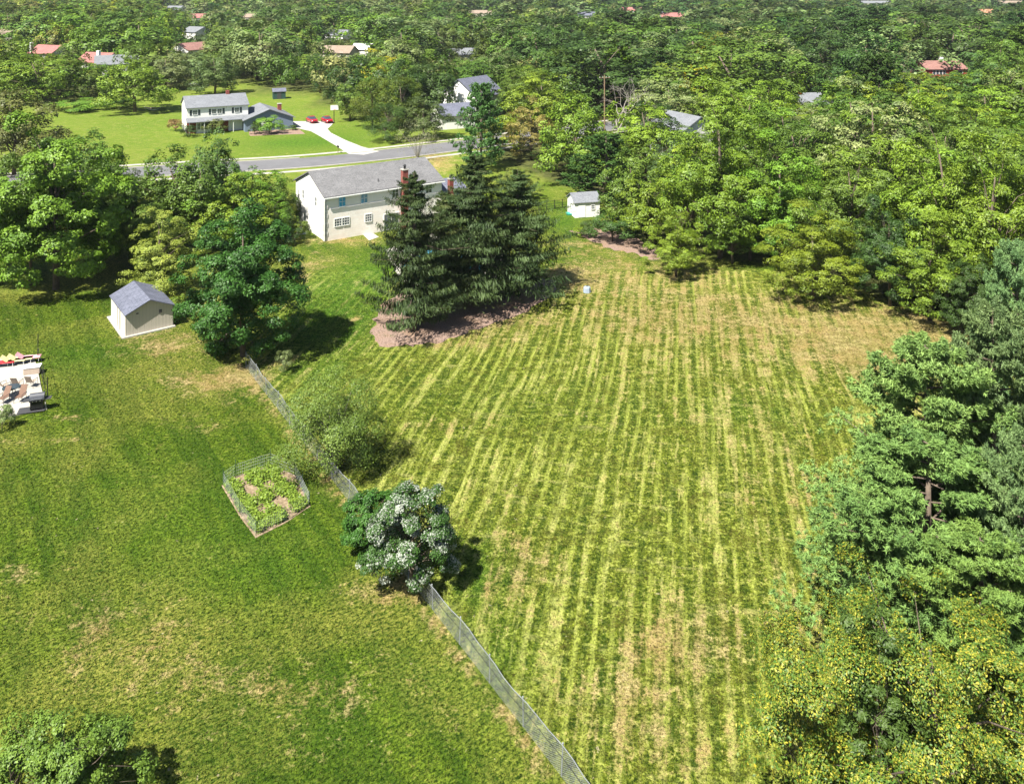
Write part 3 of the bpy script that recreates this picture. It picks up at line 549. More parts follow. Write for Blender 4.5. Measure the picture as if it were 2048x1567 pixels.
# black wire fence far
bf = thing('wire_fence', 'black post and wire fence left of the small white shed', 'fence', (*G(1062,424).xy,0), 0)
p0 = G(1062,424); p1 = G(1140,414); d_ = p1-p0
for k in range(6): q = d_*(k/5); b = MB(); b.box(q.x-.05,q.x+.05,q.y-.05,q.y+.05,0,1.3); b.build('post', M['black'], bf)
b = MB()
for z_ in (.15,.45,.8,1.2): b.tube([(0,0,z_),(d_.x,d_.y,z_)],.022,4)
for k in range(31): q = d_*(k/30); b.tube([(q.x,q.y,.15),(q.x,q.y,1.2)],.009,3)
b.build('wire', M['black'], bf)
# garden plot fence
gf = thing('garden_fence', 'low wire fence on green stakes around the vegetable plot', 'fence', (0,0,0)); gp = [G(*q) for q in GB]
wm = MB()
for i,a_ in enumerate(gp):
    b_ = gp[(i+1)%len(gp)]; n_ = max(1,round((b_-a_).length/2.4))
    for k in range(n_):
        q = a_.lerp(b_,k/n_); s_k = MB(); s_k.tube([(q.x,q.y,0),(q.x+rr.uniform(-.05,.05),q.y,1.0+rr.uniform(-.1,.2))],.02,5); s_k.build('stake', M['green_post'], gf)
    m_ = int((b_-a_).length/.12)
    for k in range(m_): q = a_.lerp(b_,k/m_); wm.tube([(q.x,q.y,.02),(q.x,q.y,.85)],.0035,3,False)
    for z_ in (.05,.25,.45,.65,.85): wm.tube([(a_.x,a_.y,z_),(b_.x,b_.y,z_)],.0045,3,False)
wm.build('wire', M['galv'], gf)
# border of the plot
b = MB(); rim = [(p.x,p.y) for p in gp]; c_ = sum(gp, Vector())/len(gp)
for i in range(len(gp)):
    a_ = gp[i]; b_ = gp[(i+1)%len(gp)]; ao = a_+(a_-c_)*.035; bo = b_+(b_-c_)*.035
    b.add([(a_.x,a_.y,.0),(b_.x,b_.y,0),(bo.x,bo.y,0),(ao.x,ao.y,0),(a_.x,a_.y,.06),(b_.x,b_.y,.06),(bo.x,bo.y,.03),(ao.x,ao.y,.03)],[(4,5,6,7),(2,3,7,6),(0,1,5,4)])
tag(b.build('plot_border', M['soil']), kind='structure')

# ------------------------------------------------------------------ patio furniture
def place(px, py, z=.1): q = G(px,py,z); return (q.x,q.y,z)
gr = thing('gas_grill', 'black gas grill with a domed lid on a grey mat at the patio corner', 'grill', place(75,817), R(18))
MB().box(-1.3,.55,-.5,.5,0,.015).build('mat', M['dark'], gr)
MB().box(-.45,.45,-.28,.28,.12,.75).build('cart', M['black'], gr)
MB().loft([[(x_,.33*math.cos(a_),.78+.42*math.sin(a_)) for a_ in np.linspace(0,math.pi,9)] for x_ in (-.5,-.46,.46,.5)]).build('lid', plain('grey_lid',(.07,.075,.09),.35), gr)
MB().box(-.5,.5,-.38,.32,.7,.78).build('firebox', M['black'], gr); MB().tube([(-.4,-.38,.9),(.4,-.38,.9)],.02,6).build('handle', M['rim'], gr)
for s in (-1,1):
    MB().box(*sorted((s*.52,s*.95)),-.25,.25,.72,.76).build('side_shelf', M['dark'], gr)
    for y_ in (-.22,.22): MB().tube([(s*.38,y_,.0),(s*.38,y_,.13)],.05,8).build('caster', M['tyre'], gr)
MB().tube([(.62,-.3,0),(.62,-.3,.72)],.02,5).build('leg', M['rim'], gr)
for k in range(3): MB().tube([(-.25+k*.25,-.38,.74),(-.25+k*.25,-.42,.74)],.035,8).build('knob', M['rim'], gr)
db = thing('deck_box', 'cream deck storage box with a flat white lid at the patio edge', 'deck box', place(65,745), R(16))
MB().box(-.6,.6,-.32,.32,0,.5).build('box', M['tanfab'], db, bevel=.02); MB().box(-.64,.64,-.36,.36,.5,.58).build('lid', M['white_trim'], db, bevel=.02)
def chair(root, fab, rec=.35):
    MB().box(-.27,.27,-.25,.27,.40,.44).build('seat', fab, root, bevel=.01)
    MB().add([(-.27,.25,.42),(.27,.25,.42),(.24,.25+rec,1.05),(-.24,.25+rec,1.05),(-.27,.29,.42),(.27,.29,.42),(.24,.29+rec,1.05),(-.24,.29+rec,1.05)],[(0,1,2,3),(4,7,6,5),(0,4,5,1),(1,5,6,2),(2,6,7,3),(3,7,4,0)]).build('backrest', fab, root)
    for sx in (-1,1):
        MB().tube([(sx*.3,-.27,.62),(sx*.3,.3,.62)],.02,5).build('armrest', M['dark'], root)
        for sy in (-.25,.27): MB().tube([(sx*.3,sy*1.2,0),(sx*.3,sy,.62)],.018,5).build('leg', M['dark'], root)
for (px,py,rz,f,lb) in ((35,775,200,'tanfab','tan sling chair between the deck box and the table, upright'),(10,780,170,'tanfab','tan sling chair nearest the left edge of the photo'),(64,772,195,'tanfab','tan sling chair just left of the patio edge below the deck box'),
                       (40,803,20,'brownfab','brown sling chair on the near side of the patio table'),(6,806,10,'brownfab','brown sling chair on the near side at the left edge')):
    c0 = thing('patio_chair', lb, 'chair', place(px,py), R(rz-20), 'sling chairs around the patio table'); chair(c0, M[f])
tb = thing('patio_table', 'low glass patio table among the sling chairs', 'table', place(22,792), R(15)); MB().tube([(0,0,.68),(0,0,.71)],.62,20).build('tabletop', M['glass'], tb)
for a_ in range(4): MB().tube([(.2*math.cos(a_*1.57),.2*math.sin(a_*1.57),.68),(.45*math.cos(a_*1.57),.45*math.sin(a_*1.57),0)],.025,5).build('leg', M['dark'], tb)
def lounger(root, fab):
    MB().box(-.32,.32,-.9,.45,.32,.38).build('seat', fab, root, bevel=.015); MB().add([(-.32,.45,.32),(.32,.45,.32),(.32,1.0,.72),(-.32,1.0,.72),(-.32,.43,.38),(.32,.43,.38),(.32,.97,.78),(-.32,.97,.78)],[(0,1,2,3),(4,7,6,5),(0,4,5,1),(1,5,6,2),(2,6,7,3),(3,7,4,0)]).build('backrest', fab, root)
    for sx in (-1,1):
        for sy in (-.8,.4): MB().tube([(sx*.28,sy,0),(sx*.28,sy,.33)],.02,5).build('leg', M['white_trim'], root)
for (px,py,rz,f,lb) in ((6,732,105,'red','red cushioned lounger at the left edge of the patio'),(28,728,105,'yellow','pale yellow lounger, second along the far edge of the patio'),(42,725,105,'yellow','pale yellow lounger next to the pink one at the far patio edge'),(58,722,105,'pink','pink lounger at the far corner of the patio')):
    c0 = thing('sun_lounger', lb, 'lounger', place(px,py), R(rz), 'loungers along the far patio edge'); lounger(c0, M[f])
pf = thing('pool_fence', 'thin black post and rail fence along the patio edge', 'fence', (0,0,0))
pp = [G(76,722),G(86,762),G(93,800)]
for i,(q,h_) in enumerate(((G(76,722),2.3),(G(86,762),1.3),(G(95,795),1.6))): MB().tube([(q.x,q.y,0),(q.x,q.y,h_)],.035,6).build('post', M['black'], pf)
b = MB(); 
for i in (0,1): 
    for z_ in (.15,1.2): b.tube([pp[i]+Vector((0,0,z_)),pp[i+1]+Vector((0,0,z_))],.015,4)
b.build('rail', M['black'], pf)

# ------------------------------------------------------------------ foliage
def leafmat(name, trans=.10, rough=.5, gloss=.3):
    t = NT(name); oi = t.n('ShaderNodeObjectInfo'); v = t.attr('var')
    c = t.mix(t.mr(v,0,1), t.mix(1.0, oi.outputs['Color'], (.62,.68,.62), 'MULTIPLY'), t.mix(1.0, oi.outputs['Color'], (1.5,1.35,1.15), 'MULTIPLY'))
    x = t.n('ShaderNodeBsdfPrincipled'); t.put(x.inputs['Base Color'], c); x.inputs['Roughness'].default_value = rough; x.inputs['Specular IOR Level'].default_value = gloss
    tr = t.n('ShaderNodeBsdfTranslucent'); t.put(tr.inputs[0], t.mix(1.0, c, (1.2,1.25,.6), 'MULTIPLY'))
    ms = t.n('ShaderNodeMixShader'); ms.inputs[0].default_value = trans; t.t.links.new(x.outputs[0], ms.inputs[1]); t.t.links.new(tr.outputs[0], ms.inputs[2]); t.t.links.new(ms.outputs[0], t.out.inputs[0]); return t.m
M['leaf'] = leafmat('leaf'); M['needle'] = leafmat('needle', .12, .6, .25)
def pairmat(name, c1, c2, lo_, hi_, trans=.25):
    t = NT(name); v = t.attr('var'); c = t.mix(t.mr(v,lo_,hi_), c1, c2); c = t.mix(1.0, c, t.mix(t.noise(t.obj(),8,2), (.6,.6,.6), (1.4,1.4,1.4)), 'MULTIPLY')
    x = t.n('ShaderNodeBsdfPrincipled'); t.put(x.inputs['Base Color'], c); x.inputs['Roughness'].default_value = .5; x.inputs['Specular IOR Level'].default_value = .3
    tr = t.n('ShaderNodeBsdfTranslucent'); t.put(tr.inputs[0], c); ms = t.n('ShaderNodeMixShader'); ms.inputs[0].default_value = trans
    t.t.links.new(x.outputs[0], ms.inputs[1]); t.t.links.new(tr.outputs[0], ms.inputs[2]); t.t.links.new(ms.outputs[0], t.out.inputs[0]); return t.m
def unit(a): return a/np.maximum(np.linalg.norm(a,axis=-1,keepdims=True),1e-9)
def quads_at(rg, c, nrm, size, aspect=.6, axis_dir=None, square=False):
    n = len(c); nrm = unit(nrm); r = unit(rg.normal(size=(n,3))) if axis_dir is None else unit(axis_dir)
    t_ = unit(r-nrm*np.sum(r*nrm,1,keepdims=True)) ; b_ = np.cross(nrm,t_); s = size[:,None] if hasattr(size,'__len__') else size
    if square:
        o = [c-t_*s*.5-b_*s*.5*aspect, c+t_*s*.5-b_*s*.5*aspect, c+t_*s*.5+b_*s*.5*aspect, c-t_*s*.5+b_*s*.5*aspect]
    else: o = [c-t_*s*.5, c-b_*s*.5*aspect+nrm*s*.06, c+t_*s*.5, c+b_*s*.5*aspect+nrm*s*.06]
    return np.stack(o,1).reshape(-1,3)
def limb_tree(rg, ends, base_r, trunk_top, trunk_pts=None, split=.35):
    b = MB(); tp = [Vector((0,0,-.1)), Vector((rg.normal()*.1,rg.normal()*.1,trunk_top*.35)), Vector((rg.normal()*.2,rg.normal()*.2,trunk_top*.7)), Vector((rg.normal()*.3,rg.normal()*.3,trunk_top))]
    b.tube(tp,[base_r*1.25,base_r*.9,base_r*.6,base_r*.22],8)
    for e in ends:
        e = Vector(e); f = min(.92,max(.22,(e.z/trunk_top)*.62-.05+rg.uniform(-.06,.06))); seg = f*3; i = min(2,int(seg)); s0 = tp[i].lerp(tp[i+1],seg-i)
        md = s0.lerp(e,.5)+Vector((rg.normal()*.25,rg.normal()*.25,.35)); r0 = base_r*.42*(1-f*.5)
        b.tube([s0,md,e],[r0,r0*.6,r0*.12],5,False)
    return b
def broad(seed, W=10.0, Ht=13.0, zb=.7, ncl=90, per=120, leaf=.3, flat=.62, clr=.13, lump=.22, inner=.3, aspect=.62, lowcut=-.85, feather=False, nm_out=.25, mass=None):
    rg = np.random.default_rng(seed); zc = zb+(Ht-zb)*.46; ru = Ht-zc; rl = zc-zb
    nb = mass or 22; md = unit(rg.normal(size=(nb*4,3))*np.array([1,1,.9])); md = md[md[:,2]>lowcut]; keepd = [md[0]]
    for q in md[1:]:
        if len(keepd) < nb and min(np.linalg.norm(q-k) for k in keepd) > .42: keepd.append(q)
    md = np.array(keepd); mr_ = rg.uniform(.62,.86,len(md))*(1+lump*rg.normal(0,.35,len(md))); ms_ = rg.uniform(.19,.31,len(md))*math.sqrt(26/max(13,len(md)))
    mi = rg.integers(0,len(md),ncl); cd_ = unit(rg.normal(size=(ncl,3))+md[mi]*.9+np.array([0,0,.45]))
    pc = md[mi]*mr_[mi][:,None]+cd_*(ms_[mi]*rg.uniform(.55,1.0,ncl))[:,None]
    inn = rg.random(ncl)<inner*.5; pc[inn] *= rg.uniform(.3,.7,inn.sum())[:,None]
    xy = np.linalg.norm(pc[:,:2],axis=1); zz = pc[:,2]
    pc[:,:2] *= np.where(zz<0, 1+.35*np.clip(-zz,0,.7), 1)[:,None]
    cs = np.stack([pc[:,0]*W/2*.97, pc[:,1]*W/2*.97, zc+np.where(zz>0, zz*ru*.95, zz*rl*.95)],1); cs[:,2] = np.maximum(cs[:,2], zb*.6+.15)
    d = unit(pc); cr = W*clr*rg.uniform(.6,1.2,ncl)
    cid = np.repeat(np.arange(ncl),per); n = len(cid)
    q = unit(rg.normal(size=(n,3))+cd_[cid]*.6+np.array([0,0,.4])); rr_ = rg.uniform(.3,1.0,n)**.6
    pos = cs[cid]+q*(rr_*cr[cid])[:,None]*np.array([1,1,flat])
    if feather: pos[:,2] -= .2*(rr_*cr[cid])**1.5
    pos[:,2] = np.maximum(pos[:,2], .08)
    nm = q*.4+cd_[cid]*.45+d[cid]*nm_out*.7+np.array([0,0,.35])+rg.normal(size=(n,3))*.36
    V = quads_at(rg,pos,nm,leaf*rg.uniform(.6,1.3,n),aspect)
    cv = rg.normal(.5,.18,ncl); var = np.clip(cv[cid]+rg.normal(0,.17,n),0,1)
    me_ = npmesh('crown',V,4,var); me_.materials.append(M['leaf'])
    sel = rg.choice(ncl,min(ncl,26),replace=False)
    tb_ = limb_tree(rg,[cs[i]*np.array([.85,.85,1]) for i in sel],W*.020,Ht*.8)
    return me_, tb_, W, Ht
def spruce(seed, W=9.0, Ht=14.0, nb=175, per=150, tl=.5, asp=.17):
    rg = np.random.default_rng(seed); tb_ = MB(); tb_.tube([(0,0,-.1),(0,0,Ht*.5),(0,0,Ht)],[.28,.17,.02],8)
    P=[];A=[];Nn=[];S=[];cv=[]
    for i in range(nb):
        f = (i+.5)/nb; f = f**.85; z0 = 1.3+(Ht-1.5)*f; L = (W/2)*(1-f)**.62*rg.choice([rg.uniform(.25,.75),rg.uniform(.75,1.35)],p=[.45,.55])*(1+.28*math.sin(i*2.4*3+f*9+seed)+.15*math.sin(f*23+seed))+.2; az = i*2.39996+rg.normal()*.5; z0 += rg.normal()*.25
        s = np.linspace(.12,1,per); s = np.clip(s+rg.normal(0,.03,per),.05,1.03)
        tl_ = rg.uniform(-.22,.12); dz = tl_*L*s+.30*L*s**2.2-.05*(1-f)*L*s; lat = rg.normal(0,1,per)*.13*L*np.sin(np.clip(s,0,1)*2.6+.3)
        x = math.cos(az)*L*s-math.sin(az)*lat; y = math.sin(az)*L*s+math.cos(az)*lat; z = z0+dz
        ln = tl*(.55+.75*(1-f))*rg.uniform(.5,1.3,per)
        P.append(np.stack([x,y,z-ln*.42],1)); S.append(ln); outw = np.stack([np.full(per,math.cos(az)),np.full(per,math.sin(az)),np.full(per,.35)],1)
        A.append(np.stack([rg.normal(0,.22,per)+math.cos(az)*.22,rg.normal(0,.22,per)+math.sin(az)*.22,-np.ones(per)],1)); Nn.append(outw+rg.normal(0,.6,(per,3))); cv.append(np.full(per,rg.normal(.45,.26)))
        # short upward sprays that close the top of the branch
        m = per//2; s2 = rg.uniform(.15,1,m); lat2 = rg.normal(0,1,m)*.15*L; P.append(np.stack([math.cos(az)*L*s2-math.sin(az)*lat2, math.sin(az)*L*s2+math.cos(az)*lat2, z0-.28*L*s2+.34*L*s2**2.2-.1*(1-f)*L*s2+.03],1))
        S.append(rg.uniform(.18,.4,m)); A.append(np.stack([math.cos(az)+rg.normal(0,.5,m),math.sin(az)+rg.normal(0,.5,m),rg.normal(0,.2,m)],1)); Nn.append(np.array([0,0,1.])+rg.normal(0,.35,(m,3))); cv.append(np.full(m,rg.normal(.55,.15)))
        if i%3==0: e = (math.cos(az)*L*.9,math.sin(az)*L*.9,z0+(-.28*.9+.34*.79)*L); tb_.tube([(0,0,z0),(e[0]*.5,e[1]*.5,z0-.08*L),e],[.045,.03,.008],4,False)
    P=np.concatenate(P);A=np.concatenate(A);Nn=np.concatenate(Nn);S=np.concatenate(S);cv=np.concatenate(cv)
    V=quads_at(rg,P,Nn,S,asp,A); var=np.clip(cv+rg.normal(0,.15,len(P)),0,1); me_=npmesh('crown',V,4,var); me_.materials.append(M['needle']); return me_,tb_,W,Ht
def pine(seed, W=10.0, Ht=14.0, nb=110, tufts=34, needles=14, nl=.26, nw=.22, zlow=.06, pw=.48):
    rg = np.random.default_rng(seed); tb_ = MB(); tb_.tube([(0,0,-.1),(.1,.1,Ht*.5),(0,0,Ht*.97)],[.3,.2,.03],8)
    C_=[];O_=[];cv=[]
    for i in range(nb):
        f=((i+.5)/nb); z0=Ht*(zlow+(.97-zlow)*f); L=(W/2)*(1-f)**pw*rg.choice([rg.uniform(.45,.8),rg.uniform(.85,1.25)],p=[.35,.65])+.3; az=i*2.39996+rg.normal()*.35; rise=.10+.35*f
        s=rg.uniform(.22,1.0,tufts)**.75; lat=rg.normal(0,1,tufts)*.15*L*(.35+.65*s)*np.where(s>.95,.5,1)
        x=math.cos(az)*L*s-math.sin(az)*lat; y=math.sin(az)*L*s+math.cos(az)*lat; z=z0+L*(rise*s**1.6)-.05*L*s+rg.normal(0,.10,tufts)*(1+L*.1)
        C_.append(np.stack([x,y,z],1)); O_.append(np.stack([np.full(tufts,math.cos(az)),np.full(tufts,math.sin(az)),np.full(tufts,.75)],1)+rg.normal(0,.25,(tufts,3))); cv.append(rg.normal(.5,.15)+rg.normal(0,.12,tufts))
        if i%2==0: tb_.tube([(0,0,z0),(math.cos(az)*L*.5,math.sin(az)*L*.5,z0+L*rise*.3),(math.cos(az)*L*.93,math.sin(az)*L*.93,z0+L*(rise*.9-.05))],[.05,.035,.01],4,False)
    Cc=np.concatenate(C_);O=unit(np.concatenate(O_));cvv=np.concatenate(cv); n=len(Cc)
    cid=np.repeat(np.arange(n),needles); dd=unit(O[cid]*.7+rg.normal(0,.7,(len(cid),3))); ln=nl*rg.uniform(.7,1.2,len(cid))
    pos=Cc[cid]+dd*ln[:,None]*.5; V=quads_at(rg,pos,rg.normal(size=(len(cid),3))+np.array([0,0,.9]),ln*1.1,nw,dd)
    var=np.clip(cvv[cid]+rg.normal(0,.12,len(cid)),0,1); me_=npmesh('crown',V,4,var); me_.materials.append(M['needle']); return me_,tb_,W,Ht
def bare(seed, Ht=12.0, W=8.0, depth=5, twig=.35):
    rg=np.random.default_rng(seed); b=MB()
    def grow(p,d,L,r,k):
        e=p+d*L; m=p.lerp(e,.5)+Vector(rg.normal(0,.06*L,3)); b.tube([p,m,e],[r,r*.8,r*.6],5 if k>2 else 3,False)
        if k==0: return
        for j in range(rg.integers(2,4)):
            nd=(d+Vector(rg.normal(0,.55,3))*Vector((1,1,.6)).length*.6+Vector((0,0,.12))).normalized(); grow(e,nd,L*rg.uniform(.62,.85),r*.58,k-1)
    grow(Vector((0,0,-.1)),Vector((0,0,1)),Ht*.3,Ht*.018,depth); return b,W,Ht
PROTO = {}
def proto(key, fn, nv):
    PROTO[key] = []
    for i in range(nv):
        m_, tb_, W_, H_ = fn(i)
        t_o = tb_.build('trunk', M['bark'], smooth=True); tm = t_o.data; bpy.data.objects.remove(t_o)
        PROTO[key].append((m_, tm, W_, H_))
# near / middle / far detail
proto('broad_near', lambda i: broad(10+i, ncl=460, per=115, leaf=.21, clr=.078, lump=.35, mass=34, zb=.5, inner=.6), 3)
proto('broad_dense', lambda i: broad(15+i, ncl=560, per=130, leaf=.20, clr=.08, lump=.2, mass=30, zb=.1, lowcut=-.99, inner=.9), 1)
proto('broad_mid', lambda i: broad(20+i, ncl=260, per=48, leaf=.32, clr=.09, lump=.35, flat=.8, nm_out=.4, mass=28, inner=.6, zb=.4), 4)
proto('broad_far', lambda i: broad(30+i, ncl=170, per=26, leaf=.48, clr=.095, lump=.4, flat=1.0, nm_out=.8, mass=22, zb=.4), 4)
proto('open_near', lambda i: broad(40+i, ncl=330, per=90, leaf=.23, clr=.075, lump=.7, flat=.6, inner=.6, mass=30, feather=True, aspect=.45), 3)
proto('open_mid', lambda i: broad(50+i, ncl=280, per=45, leaf=.33, clr=.08, lump=.7, flat=.6, inner=.6, mass=30, feather=True, aspect=.45, nm_out=.35), 4)
proto('spruce', lambda i: spruce(60+i), 3)
proto('spruce_far', lambda i: spruce(65+i, nb=90, per=36, tl=.8, asp=.3), 2)
proto('pine_near', lambda i: pine(70+i, nb=120, tufts=70, needles=22, nl=.22, nw=.20), 3)
proto('pine_far', lambda i: pine(75+i, nb=80, tufts=26, needles=7, nl=.45, nw=.35), 2)
proto('cedar', lambda i: broad(80+i, W=6, Ht=10, zb=.3, ncl=120, per=70, leaf=.26, flat=1.5, clr=.12, lump=.25, aspect=.3, lowcut=-.9), 2)
proto('bush', lambda i: broad(90+i, W=4, Ht=3, zb=.05, ncl=60, per=90, leaf=.16, clr=.15, lowcut=-.35, lump=.25), 3)
OPEN = {'pine':'pine_far'}
TCOL = dict(mid=(.080,.148,.022), dark=(.042,.085,.018), bright=(.120,.215,.022), lime=(.150,.232,.022), yellow=(.36,.34,.02), olive=(.13,.165,.035), grey=(.16,.22,.085), blue=(.145,.25,.105), cedar=(.085,.13,.014), brown=(.20,.15,.06), pinegreen=(.060,.135,.036), needle=(.070,.108,.040), gold=(.30,.22,.02))
trr = random.Random(11)
def tree(key, x, y, W_, H_, col, label, group=None, name='tree', cat='tree', vi=None, rz=None, jit=.2):
    ps = PROTO[key]; m_, tm, Wp, Hp = ps[(vi if vi is not None else trr.randrange(len(ps)))%len(ps)]
    e = thing(name, label, cat, (x,y,0), rz if rz is not None else trr.uniform(0,6.28), group); e.scale = (W_/Wp, W_/Wp, H_/Hp)
    c_ = TCOL[col] if isinstance(col,str) else col; j = 1+trr.uniform(-jit,jit); j2 = 1+trr.uniform(-jit,jit)*.6
    for nm, md in (('trunk',tm),('crown',m_)):
        o = bpy.data.objects.new(nm, md); C.objects.link(o); o.parent = e
        if nm == 'crown': o.color = (c_[0]*j*j2, c_[1]*j, c_[2]*j, 1)
    return e
HAND = []
def T(kind, px, yt, hgt, wpx, col, label, group=None, lod=None, name=None, base=None, vi=None, cat='tree'):
    """top of the crown at row yt; height in metres, or found from the trunk's base row"""
    if base is not None: hgt = H*(base-yt)/(base-HY)
    Yt = F*(H-hgt)/(yt-HY); x = (px-CX)/F*Yt; W_ = wpx*Yt/F
    if lod is None: lod = 'near' if Yt < 100 else 'mid'
    key = {'broad_dense':'broad_dense','broad':'broad_'+lod,'open':'open_'+lod,'pine':'pine_near' if Yt<100 else 'pine_far','spruce':'spruce' if Yt<130 else 'spruce_far'}.get(kind, kind)
    HAND.append((x,Yt,W_))
    nm = name or {'pine':'pine_tree','spruce':'spruce_tree','cedar':'cedar_tree','bush':'bush'}.get(kind,'broadleaf_tree')
    return tree(key,x,Yt,W_,hgt,col,label,group,nm,cat if kind!='bush' else 'bush',vi)
# --- left side
T('broad',112,243,0,270,(.10,.20,.02),'huge spreading green maple left of the tan shed, shading its lawn',base=578)
T('broad',-25,330,0,150,'dark','dark green tree cut by the left edge beside the huge maple',base=560)
T('broad',28,172,15,170,(.11,.115,.035),'dark olive tree with bronze top at the left edge beyond the maple')
T('broad',190,330,11,120,'mid','medium green tree tucked behind the right side of the huge maple')
T('broad',350,290,0,170,'mid','round green tree left of the white house in front of the road',base=485)
T('broad',435,258,0,120,(.06,.11,.025),'tall dark leafy tree in front of the split level house over the road',base=440)
T('open',505,322,0,150,'bright','low spreading yellow green tree against the left gable of the white house',base=470)
T('broad',425,355,0,150,'bright','wide bright green tree between the dark maple and the road',base=495)
T('broad',560,345,0,80,'mid','small green tree touching the white house gable',base=455)
T('open',325,425,0,150,(.22,.29,.05),'pale yellow green loose crowned tree behind the tan shed',base=592)
T('broad_dense',486,402,0,244,(.045,.125,.020),'dense dark green round maple at the fence corner right of the tan shed',base=712,vi=1)
for (px,yt,bs,w_,cl,lb) in ((568,700,745,36,'grey','small pale green shrub at the foot of the dark maple'),(602,440,478,34,'cedar','dark shrub against the white gable wall'),(590,455,490,36,'dark','dark green shrub left of the air conditioner unit'),
    (4,808,858,40,'grey','grey green ornamental grass clump at the near patio edge'),(375,250,274,34,'dark','dark round shrub at the corner of the split level house'),(350,238,262,30,'brown','brownish shrub left of the split level house'),
    (538,233,266,58,'bright','large rounded bright green shrub in front of the blue grey wing'),(510,250,268,24,'dark','small dark shrub at the left of the large rounded shrub'),(586,250,260,18,'dark','small low shrub in the mulch bed beside the driveway'),(430,238,266,40,'olive','olive shrub in front of the porch of the split level house'),
    (1180,440,474,40,'dark','dark shrub beside the small white shed'),(1225,425,482,90,'dark','large dark green shrub in the mulch bed under the wood edge'),(1160,455,472,30,'lime','low yellow green plant at the tip of the mulch bed'),
    (355,590,640,34,'lime','low yellow green shrub between the tan shed and the dark maple'),(245,195,215,60,'bright','low bright hedge bush at the left of the far lawn'),(160,200,220,110,'bright','long low green bush bordering the far lawn on the left'),(575,400,450,50,'lime','lime green bush beside the white gable wall, below the small tree')):
    T('bush',px,yt,0,w_,cl,lb,base=bs)
for (k,px,yt,bs,w_,cl,lb) in (('broad',265,345,520,120,'mid','green tree between the huge maple and the round tree by the road'),('broad',300,400,540,110,'mid','mid green tree directly above the tan shed roof, behind the pale one'),
 ('broad',400,300,500,150,'mid','green tree at the heart of the clump left of the white house'),('open',470,345,500,150,'lime','yellow green tree behind the top of the dark maple'),('broad',545,385,478,90,'bright','bright green tree beside the white gable, behind the dark maple'),
 ('broad',150,262,440,170,'mid','green tree hiding the road behind the right side of the huge maple'),('broad',235,315,470,120,'mid','green tree hiding the road left of the round tree'),('broad',60,300,570,160,'mid','green tree overlapping the left side of the huge maple'),('broad',195,300,520,130,(.06,.13,.02),'deep green tree at the right shoulder of the huge maple')):
    T(k,px,yt,0,w_,cl,lb,base=bs)
# --- spruces
T('spruce',828,345,0,215,'needle','slender weeping spruce with its trunk showing in the mulch bed, left one of three',base=660,vi=0)
T('spruce',950,308,0,270,'needle','tall full weeping spruce in the middle of the three',base=612,vi=1)
T('spruce',1035,338,0,225,'needle','broad weeping spruce at the right of the three, boughs to the ground',base=590,vi=2)
T('spruce',890,385,0,210,'needle','lower weeping spruce filling the gap behind the left spruce',base=610,vi=1)
# --- right edge conifers
for (px,yt,hg,w_,cl,lb) in ((1850,672,14.5,440,(.145,.27,.08),'big blue green white pine leaning over the lawn edge at right'),(1985,600,16,320,'blue','tall blue green white pine at the right edge behind the big one'),
    (1860,868,11.5,500,(.16,.295,.085),'widest white pine with soft pale tufts, just above the yellowing tree'),(2035,480,16,190,'blue','bluish pine at the right edge highest up of the pines'),(2050,850,13,260,'blue','blue green pine cut by the right edge, middle height'),(1960,1060,9.5,420,(.15,.285,.07),'lowest bright green pine at the right edge beside the yellowing tree')):
    T('pine',px,yt,hg,w_,cl,lb,'white pines along the right edge')
# --- wood edge right
E = [('broad',1262,300,470,130,'mid','rounded green tree right of the small white shed'),('open',1300,330,500,150,'lime','yellow green tree at the wood edge above the mulch bed'),('open',1352,425,553,115,'lime','low yellow green tree jutting onto the lawn at the wood edge'),
 ('open',1440,190,516,230,'lime','tallest yellow green walnut with a bare pale trunk at the lawn edge'),('open',1375,300,472,130,'bright','green walnut with a straight trunk just left of the tallest one'),('open',1465,418,527,105,'bright','small green tree on a thin trunk right of the two bare trunks'),
 ('open',1560,285,525,200,'bright','broad green walnut behind the small tree at the wood edge'),('open',1625,418,600,200,'lime','low spreading yellow green walnut shading the lawn'),('open',1700,290,560,210,'mid','mid green tall walnut behind the low spreading one'),
 ('broad',1780,400,612,140,'dark','dark green tree in shade right of the low spreading walnut'),('open',1860,440,640,200,'bright','green tree over the dark gap at the right end of the wood edge'),('open',1890,235,600,250,'lime','tall yellow green walnut high above the right wood edge'),
 ('open',1990,280,640,240,'lime','yellow green walnut at the right edge above the pines'),('broad',1940,520,680,110,'dark','dark shaded tree between the wood edge and the pines'),('open',1500,360,520,130,'mid','mid green tree filling behind the small thin trunked tree')]
for (k,px,yt,bs,w_,cl,lb) in E: T(k,px,yt,0,w_,cl,lb,base=bs)
